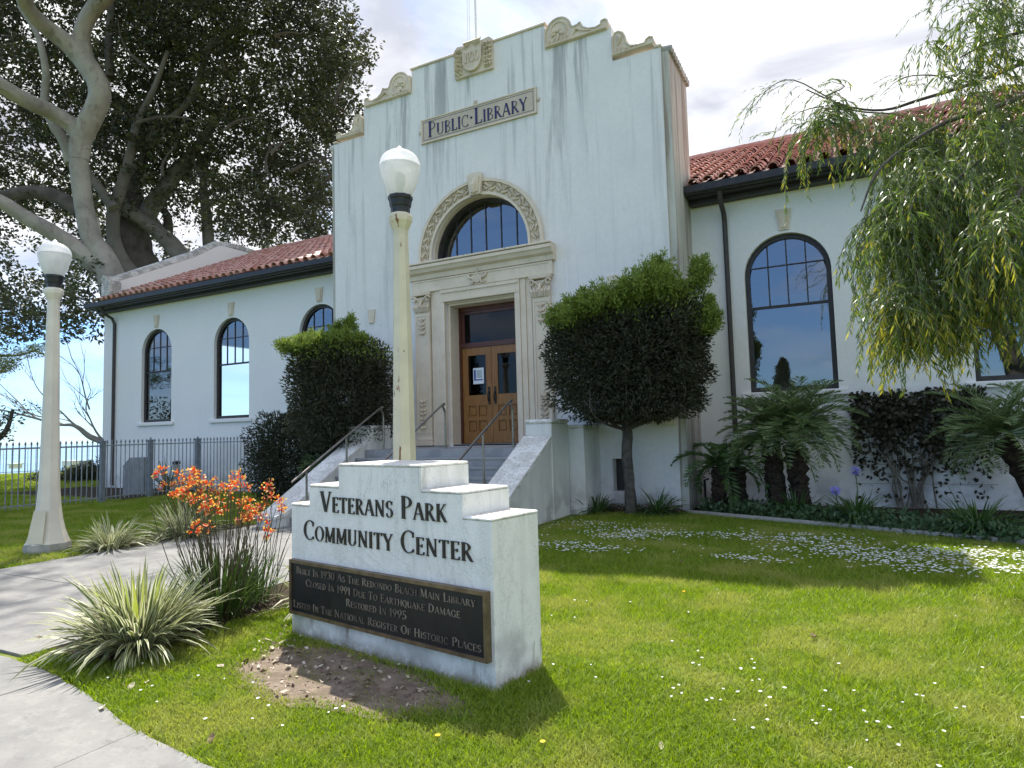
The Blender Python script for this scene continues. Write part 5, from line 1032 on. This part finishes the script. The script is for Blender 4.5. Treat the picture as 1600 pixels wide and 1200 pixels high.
# small things at the wall
for x, y, z, lab in ((-2.62, 13.0, .55, 'left of two short black irrigation pipes by the fern'), (-2.48, 13.2, .58, 'right of two short black irrigation pipes by the fern')):
    mb = MB(); mb.tube([(x, y, 0), (x, y, z), (x+.08, y, z+.02)], .025, 6); tag(mb.build('irrigation_pipe', 'gutter_black'), lab, 'pipe', 'irrigation pipes')
mb = MB(); mb.lathe([(.05, 0), (.05, .22), (.03, .25)], 8, (-4.32, 12.1)); tag(mb.build('standpipe', 'monument_stone'), 'short grey standpipe below the small basement window', 'pipe')
mb = MB(); mb.box(-3.16, -2.98, YF-.10, YF-.002, 1.62, 2.22, bev=.01); tag(mb.build('wall_box', 'lamp_white'), 'cream metal box on the tower corner above the ferns', 'box')

# ------------------------------------------------------------------ weeping tree at the right
WT = empty('weeping_tree', (3.9, 8.2, 0)); tag(WT, 'weeping willow-like tree hanging long leafy strands over the right side', 'tree')
mb = MB(); mb.tube([(3.9, 8.2, -.1), (3.8, 8.2, 1.5), (3.5, 8.1, 3.4), (3.0, 7.9, 5.0), (2.6, 7.8, 6.6), (2.4, 7.7, 8.0)], [.32, .26, .22, .18, .13, .08], 10, smooth=4, wob=.06); mb.build('trunk', 'bark_small', WT, True)
def bough(pts, r, D, hang=(), dens=26):
    P = [at(x, y, d) for (x, y), d in zip(pts, D)]; zt_ = P[0].z-.25; tk = [(1.5, 3.8, 8.2), (3.4, 3.5, 8.1), (5.0, 3.0, 7.9), (6.6, 2.6, 7.8), (8.0, 2.4, 7.7)]
    P = [Vector((float(np.interp(zt_, [q[0] for q in tk], [q[1] for q in tk])), float(np.interp(zt_, [q[0] for q in tk], [q[2] for q in tk])), zt_))]+P; mb = MB(); N_ = len(P); mb.tube(P, [r*(1-.8*k/(N_-1)) for k in range(N_)], 6, smooth=4, wob=.05); mb.build('limb', 'bark_small', WT, True); return P
bough([(1760, 60), (1640, 130), (1560, 165), (1480, 190), (1420, 225), (1370, 270), (1345, 330)], .045, (8.2, 7.9, 7.6, 7.4, 7.2, 7.1, 7.0))
bough([(1760, 40), (1620, 90), (1520, 130), (1440, 155), (1380, 172), (1320, 165), (1260, 140)], .04, (8.6, 8.5, 8.4, 8.4, 8.4, 8.4, 8.4))
bough([(1760, 0), (1640, 40), (1560, 60), (1500, 90)], .04, (8.0, 7.8, 7.6, 7.5))
bough([(1760, 200), (1680, 230), (1600, 290), (1560, 380)], .04, (7.2, 6.8, 6.4, 6.3)); bough([(1740, 120), (1620, 190), (1520, 260), (1450, 330), (1410, 430)], .035, (7.8, 7.4, 7.0, 6.9, 6.8)); bough([(1740, 160), (1640, 250), (1570, 330), (1520, 420)], .03, (8.0, 7.7, 7.5, 7.4))
LP, LD, LL, LMI = [], [], [], []; SM = MB()
def strand(px, py, D, length, leafl=.085, yellow=0, lean=(0, 0), sparse=1.0):
    """one hanging shoot: arches out a little, then hangs under its weight"""
    p = np.array(at(px, py, D)); a = RNG.uniform(0, 2*PI); d = np.array([math.cos(a)*.5+lean[0], math.sin(a)*.5+lean[1], .1]); n = max(4, int(length/.022*sparse)); st = length/n; pts = [p.copy()]
    for k in range(n):
        d = unit(d*.96+np.array([0, 0, -.09])+RNG.normal(size=3)*.03); p = p+d*st; s_ = k/n
        if k % 6 == 0: pts.append(p.copy())
        if RNG.random() < .93:
            q = unit(RNG.normal(size=3)*np.array([1, 1, .3])); LP.append(p); LD.append(d*.9+q*.6+np.array([0, 0, -.35])); LL.append(leafl*RNG.uniform(.7, 1.25)); y_ = yellow*(s_**1.5)*1.3; LMI.append(1 if RNG.random() < y_ else 0)
    if len(pts) > 1: SM.tube([tuple(q) for q in pts], .0028, 3, cap=False)
def hang(poly, n, D, ln, yellow=.15, sparse=1):
    x0, x1 = min(p[0] for p in poly), max(p[0] for p in poly); y0, y1 = min(p[1] for p in poly), max(p[1] for p in poly); c = 0
    while c < n:
        x, y = RNG.uniform(x0, x1), RNG.uniform(y0, y1)
        if inside(poly, np.array([x]), np.array([y]))[0]:
            d_ = RNG.uniform(*D); l0 = RNG.uniform(*ln); ye = yellow*RNG.uniform(.2, 1.9); sp_ = RNG.uniform(5, 11); lean = (RNG.normal()*.15, RNG.normal()*.15)
            for _ in range(min(12, n-c)): strand(x+RNG.normal()*sp_, y+RNG.normal()*14, d_+RNG.normal()*.10, l0*RNG.uniform(.6, 1.12), leafl=.092, yellow=ye, sparse=sparse, lean=lean); c += 1
hang([(1440, 215), (1500, 195), (1620, 170), (1620, 420), (1420, 420), (1365, 330), (1380, 260)], 520, (6.5, 8.2), (.7, 1.3), .08)
hang([(1365, 290), (1420, 240), (1500, 300), (1560, 420), (1520, 500), (1400, 470), (1360, 400)], 300, (6.4, 7.6), (.6, 1.0), .22)
hang([(1385, 420), (1460, 430), (1500, 470), (1470, 520), (1400, 500)], 170, (6.4, 7.2), (.55, .85), .55)
hang([(1375, 455), (1440, 470), (1500, 500), (1490, 545), (1400, 545)], 130, (6.3, 7.0), (.45, .72), .6)
hang([(1500, 420), (1625, 420), (1625, 500), (1510, 490)], 90, (6.2, 7.4), (.4, .75), .4)
hang([(1545, 300), (1625, 250), (1625, 470), (1560, 440)], 180, (5.9, 6.6), (.6, 1.1), .35)
hang([(1440, 60), (1500, 20), (1620, -40), (1620, 170), (1500, 170), (1450, 120)], 220, (7.0, 8.5), (.4, .9), .15)
hang([(1490, -60), (1540, -60), (1540, -10), (1500, 0)], 12, (6.8, 7.4), (.5, 1.2), .1, .8)
hang([(1505, 60), (1540, 60), (1530, 90), (1510, 95)], 8, (6.8, 7.2), (.5, .8), 1.0)
hang([(1350, 195), (1420, 180), (1450, 215), (1380, 230)], 150, (7.8, 8.4), (.55, 1.05), .1)
hang([(1280, 165), (1296, 168), (1300, 190), (1278, 190)], 80, (8.0, 8.4), (.45, .85), .2); hang([(1268, 180), (1290, 190), (1280, 220)], 8, (8.0, 8.4), (.8, 1.25), .4)
for (x, y, dx) in ((1250, 135, -1), (1230, 130, -1), (1210, 135, -1.2), (1190, 145, -1.2), (1270, 135, -.6), (1240, 180, -1), (1390, 125, -1.2), (1420, 120, -1), (1440, 125, -.8), (1260, 190, -.9), (1410, 135, -.8), (1460, 10, -.9), (1480, 0, -.6)):
    strand(x, y, RNG.uniform(7.8, 8.4), RNG.uniform(.45, .75), .075, .1, (dx*.6, 0), .55)
for pts in ([(1400, 178), (1330, 172), (1290, 150), (1240, 125), (1205, 135), (1180, 165)], [(1330, 172), (1300, 165), (1250, 175), (1215, 205)], [(1520, 130), (1460, 118), (1410, 122), (1375, 150)], [(1290, 150), (1320, 135), (1300, 128)]):
    SM.tube([tuple(at(x, y, 8.3)) for x, y in pts], [.012*(1-.7*k/(len(pts)-1)) for k in range(len(pts))], 4, smooth=3)
    for (x, y) in pts[1:]:
        for _ in range(5): strand(x+RNG.uniform(-14, 14), y+RNG.uniform(-3, 3), 8.3, RNG.uniform(.12, .28), .07, .05, (-.9, 0), .55)
tag(SM.build('twigs', 'twig', WT), kind='stuff'); LP = np.array(LP); lw = np.array(LL)*.165
tag(leaves('foliage', LP, np.array(LD), np.array(LL), lw, ['willow_leaf', 'willow_yellow'], np.array(LMI), WT, fold=.25))
# high part of the crown above the picture, which shades the right of the lawn
C = np.stack([RNG.uniform(1.6, 5.2, 210), RNG.uniform(6.6, 10.5, 210), RNG.uniform(6.3, 8.4, 210)], 1); n = 210*60; P = np.repeat(C, 60, 0)+ball(n)*.6; tag(leaves('upper_foliage', P, RNG.normal(size=(n, 3))+np.array([0, 0, -1]), .10, .018, 'willow_leaf', parent=WT))

# trees across the street, seen only mirrored in the window glass
for (x, y, h, r, lab, nm) in ((-3.5, -13, 6.6, .42, 'slim cypress across the street mirrored in the right window', 'cypress_tree'), (-5.6, -8, 8.5, 1.5, 'round-crowned tree across the street mirrored at the window edge', 'street_tree'), (-1.2, -13, 3.4, 1.1, 'low spreading tree across the street mirrored in the right window', 'street_tree')):
    e = empty(nm, (x, y, 0)); tag(e, lab, 'tree'); mb = MB(); mb.tube([(x, y, -.1), (x, y, h*.6)], [.18, .1], 7); mb.build('trunk', 'bark_small', e); n = 5000; v = ball(n); zc = h*.62; P = np.array([x, y, zc])+v*np.array([r, r, h*.38]) * (1-.5*np.maximum(v[:, 2:], 0)); leaves('crown', P, RNG.normal(size=(n, 3)), .22, .09, 'shrub_dark', parent=e)

# ------------------------------------------------------------------ grass, flowers, litter
signpoly = [tuple((A0+ex*a+ey*b)[:2]) for a, b in ((-.02, -.03), (SW+.02, -.03), (SW+.02, T_+.03), (-.02, T_+.03))]
def grass(name, x0, x1, y0, y1, n, h, w, segs=1):
    x = RNG.uniform(x0, x1, n); y = RNG.uniform(y0, y1, n); ed = np.interp(x, [p[0] for p in EDGE], [p[1] for p in EDGE]); k = (y > ed+.0+RNG.normal(size=n)*.012); k &= ~((x > -9.8) & (x < -5.6) & (y < 8.6)); k &= ~inside(signpoly, x, y)
    dirt = inside([(-3.12+(a_-(-3.12))*.9, 3.36+(b_-3.36)*.84) for a_, b_ in DIRT], x+RNG.normal(size=n)*.03, y+RNG.normal(size=n)*.03); ex_ = np.sin(x*9.0)*np.sin(y*13+x*3)+np.sin(x*23+y*7)*.4; k &= ~(dirt & ~((ex_ > .15) & (RNG.random(n) < .5)))
    k &= ~((y > 12.1-(x+2.81)*.414) & (x > -2.9)); k &= ~((x > -4.5) & (x <= -2.9) & (y > 11.9)); k &= ~((x < -5.6+1.0) & (x > -5.6) & (y > 2.9) & (y < 5.3) & (x < -4.85)); k &= ~((x < -4.5) & (x > -10) & (y > 8.3))
    k &= ~((x > -10.6) & (x < -9.7) & (y > 5.6) & (y < 8.4) & (RNG.random(n) < .8))
    x, y = x[k], y[k]; n = len(x); pat = .5+.25*np.sin(x*2.1+1.3*np.sin(y*1.7))+.25*np.sin(y*3.1+x*1.3+2*np.sin(x*.9)); hh = h*RNG.uniform(.55, 1.25, n)*(.75+.5*pat)*(1-.5*dirt[k]); a = RNG.uniform(0, 2*PI, n); ln = RNG.uniform(.2, 1.5, n)*hh; b = RNG.uniform(0, 2*PI, n)
    s_ = np.stack([np.cos(a), np.sin(a), 0*a], 1)*(w*RNG.uniform(.7, 1.3, n))[:, None]/2; P = np.stack([x, y, 0*x+.002], 1); T = P+np.stack([np.cos(b)*ln, np.sin(b)*ln, hh], 1)
    if segs == 2:
        Mi = P+(T-P)*.5*np.array([.6, .6, 1.25]); V = np.stack([P-s_, P+s_, Mi+s_*.8, Mi-s_*.8, T], 1).reshape(-1, 3); i = np.arange(n)[:, None]*5
        F3 = np.concatenate([i+np.array([[0, 1, 2]]), i+np.array([[0, 2, 3]]), i+np.array([[3, 2, 4]])]); o = fast_mesh(name, V, F3, 3, 'grass_blade')
    else: V = np.stack([P-s_, P+s_, T], 1).reshape(-1, 3); o = fast_mesh(name, V, np.arange(n*3).reshape(-1, 3), 3, 'grass_blade')
    tag(o, kind='stuff'); return o
grass('grass', -6, 2.2, 2.0, 4.2, 190000, .040, .0062, 2)
grass('grass', -6, 3, 4.2, 7.0, 150000, .046, .0075)
grass('grass', -5.2, 4.5, 7.0, 12.3, 170000, .05, .011)
grass('grass', -17.7, -9.8, 4.0, 11.5, 110000, .05, .013)
grass('grass', -30, -17.8, 7, 11.0, 40000, .07, .025); grass('grass', -40, -25, 11, 24, 40000, .09, .04)
grass('grass', -17.7, -10.6, 8.3, 13.2, 40000, .06, .013)
# a fringe of longer blades at sign foot and patch edge
def scatter_flowers(name, pts, h, r, mat, petals=7):
    n = len(pts); P = []; D = []
    c = np.stack([pts[:, 0], pts[:, 1], h*RNG.uniform(.7, 1.2, n)], 1); P = np.repeat(c, petals, 0); a = np.tile(np.linspace(0, 2*PI, petals, endpoint=False), n)+np.repeat(RNG.uniform(0, 1, n), petals); D = np.stack([np.cos(a), np.sin(a), .35+0*a], 1)
    ti = np.repeat(RNG.normal(size=(n, 3))*.25, petals, 0); V = []; ln = r*np.repeat(RNG.uniform(.7, 1.2, n), petals)[:, None]; D = unit(D+ti); S_ = unit(np.cross(D, np.array([0, 0, 1.])))
    V = np.stack([P, P+D*ln*.6+S_*ln*.42, P+D*ln, P+D*ln*.6-S_*ln*.42], 1).reshape(-1, 3); o = fast_mesh(name, V, np.arange(len(P)*4).reshape(-1, 4), 4, mat); return o
n = 260; q = ball(n)[:, :2]; c = q*np.array([.95, .40])+np.array([-3.2, 3.30]); c = np.concatenate([c, np.array([[-4.05, 3.72]])+RNG.normal(size=(120, 2))*.13, np.stack([RNG.uniform(-5.5, -4.7, 90), RNG.uniform(3, 5.2, 90)], 1), np.stack([RNG.uniform(-10.4, -9.75, 150), RNG.uniform(4.6, 8.3, 150)], 1), np.stack([RNG.uniform(-4.4, -3, 90), RNG.uniform(11.8, 12.2, 90)], 1)]); c = c[~inside(signpoly, c[:, 0], c[:, 1])]
m = len(c); o = leaves('leaf_litter', np.stack([c[:, 0], c[:, 1], RNG.uniform(.014, .03, m)], 1), RNG.normal(size=(m, 3))*np.array([1, 1, .25]), RNG.uniform(.015, .06, m), RNG.uniform(.006, .028, m), ['dry_leaf', 'dry_leaf_dark'], (RNG.random(m) < .55).astype(int)); tag(o, kind='stuff')
# daisies in drifts on the shaded lawn
cl = [(onZ(1000, 838), .55, 150), (onZ(975, 845), .3, 60), (onZ(1250, 848), .5, 150), (onZ(1330, 868), .55, 170), (onZ(1390, 880), .45, 110), (onZ(1500, 872), .45, 130), (onZ(1560, 895), .3, 70), (onZ(1170, 880), .25, 50), (onZ(880, 858), .35, 60), (onZ(1130, 842), .4, 50), (onZ(930, 825), .5, 40), (onZ(1440, 895), .4, 80), (onZ(1590, 875), .5, 80), (onZ(940, 865), .3, 40)]
pts = [np.array([[c.x, c.y]])+RNG.normal(size=(k, 2))*np.array([r*.85, r*.42]) for c, r, k in [(c, r, int(k*1.5)) for c, r, k in cl]]; pts.append(np.stack([RNG.uniform(-4.6, 2.5, 90), RNG.uniform(7.6, 10.5, 90)], 1)); pts = np.concatenate(pts); pts = pts[(pts[:, 1] < 12.0-(pts[:, 0]+2.81)*.414) & ~((pts[:, 0] < -4.7) & (pts[:, 1] > 8.2))]
tag(scatter_flowers('daisies', pts, .065, .019, 'petal_white'), kind='stuff')
pts = np.concatenate([np.stack([RNG.uniform(-3.5, 1.6, 34), RNG.uniform(2.6, 6.6, 34)], 1), np.array([[-.55, 4.1]])+RNG.normal(size=(45, 2))*np.array([.45, .3]), np.stack([RNG.uniform(-4.6, -2.5, 16), RNG.uniform(2.5, 3.0, 16)], 1)]); pts = pts[~inside(signpoly, pts[:, 0], pts[:, 1]) & (pts[:, 0] > -4.6)]
tag(scatter_flowers('clover_flowers', pts, .05, .0115, 'petal_white', 9), kind='stuff')
for (px, py), lab in (((684, 1148), 'yellow dandelion on the lawn in front of the sign'), ((848, 1160), 'yellow dandelion on the lawn right of the sign shadow'), ((1069, 925), 'yellow dandelion on the sunny lawn near the shade edge')):
    p = onZ(px, py, .045); o = scatter_flowers('dandelion', np.array([[p.x, p.y]]), .05, .02, 'petal_yellow', 12); tag(o, lab, 'flower', 'dandelions')
lm = MB(); lm.add([(-.5, 0, 0), (-.2, -.24, .06), (.2, -.22, .02), (.55, .02, .12), (.18, .25, .1), (-.22, .22, .14), (-.1, 0, -.03), (.2, 0, -.02)], [(0, 1, 6), (1, 2, 7, 6), (2, 3, 7), (3, 4, 7), (4, 5, 6, 7), (5, 0, 6)]); LM = {}
spots = [(398, 1015), (412, 1025), (425, 1012), (440, 1003), (447, 1018), (385, 1030), (432, 1030), (420, 1000), (455, 1010), (445, 1080), (450, 1040), (197, 1058), (205, 1072), (193, 1070), (330, 1155), (160, 1105), (1272, 995), (1033, 1165), (1270, 992), (60, 995), (345, 1040), (530, 985), (405, 1040), (230, 1065), (1215, 865), (1180, 970), (1065, 877), (878, 790+72), (1435, 1010)]
dark_i = {5, 11, 14, 16, 18, 26, 19, 13}
for i, (px, py) in enumerate(spots):
    mat = 'dry_leaf_dark' if i in dark_i else 'dry_leaf'
    if mat not in LM: o = lm.build('fallen_leaf', mat); LM[mat] = o.data
    else: o = link('fallen_leaf', LM[mat])
    p = onZ(px, py, .03); o.location = (p.x, p.y, .028); o.rotation_euler = (RNG.uniform(-.4, .4), RNG.uniform(-.4, .4), RNG.uniform(0, 6)); s_ = RNG.uniform(.05, .085); o.scale = (s_, s_, s_)
    where = 'on the bare dirt at the left foot of the sign' if 370 < px < 560 else ('on the lawn by the concrete edge' if px < 370 else 'on the open lawn right of the sign')
    tag(o, ('dark brown' if i in dark_i else 'pale dry')+' fallen leaf '+where, 'leaf', ('dark' if i in dark_i else 'pale')+' leaves '+where)
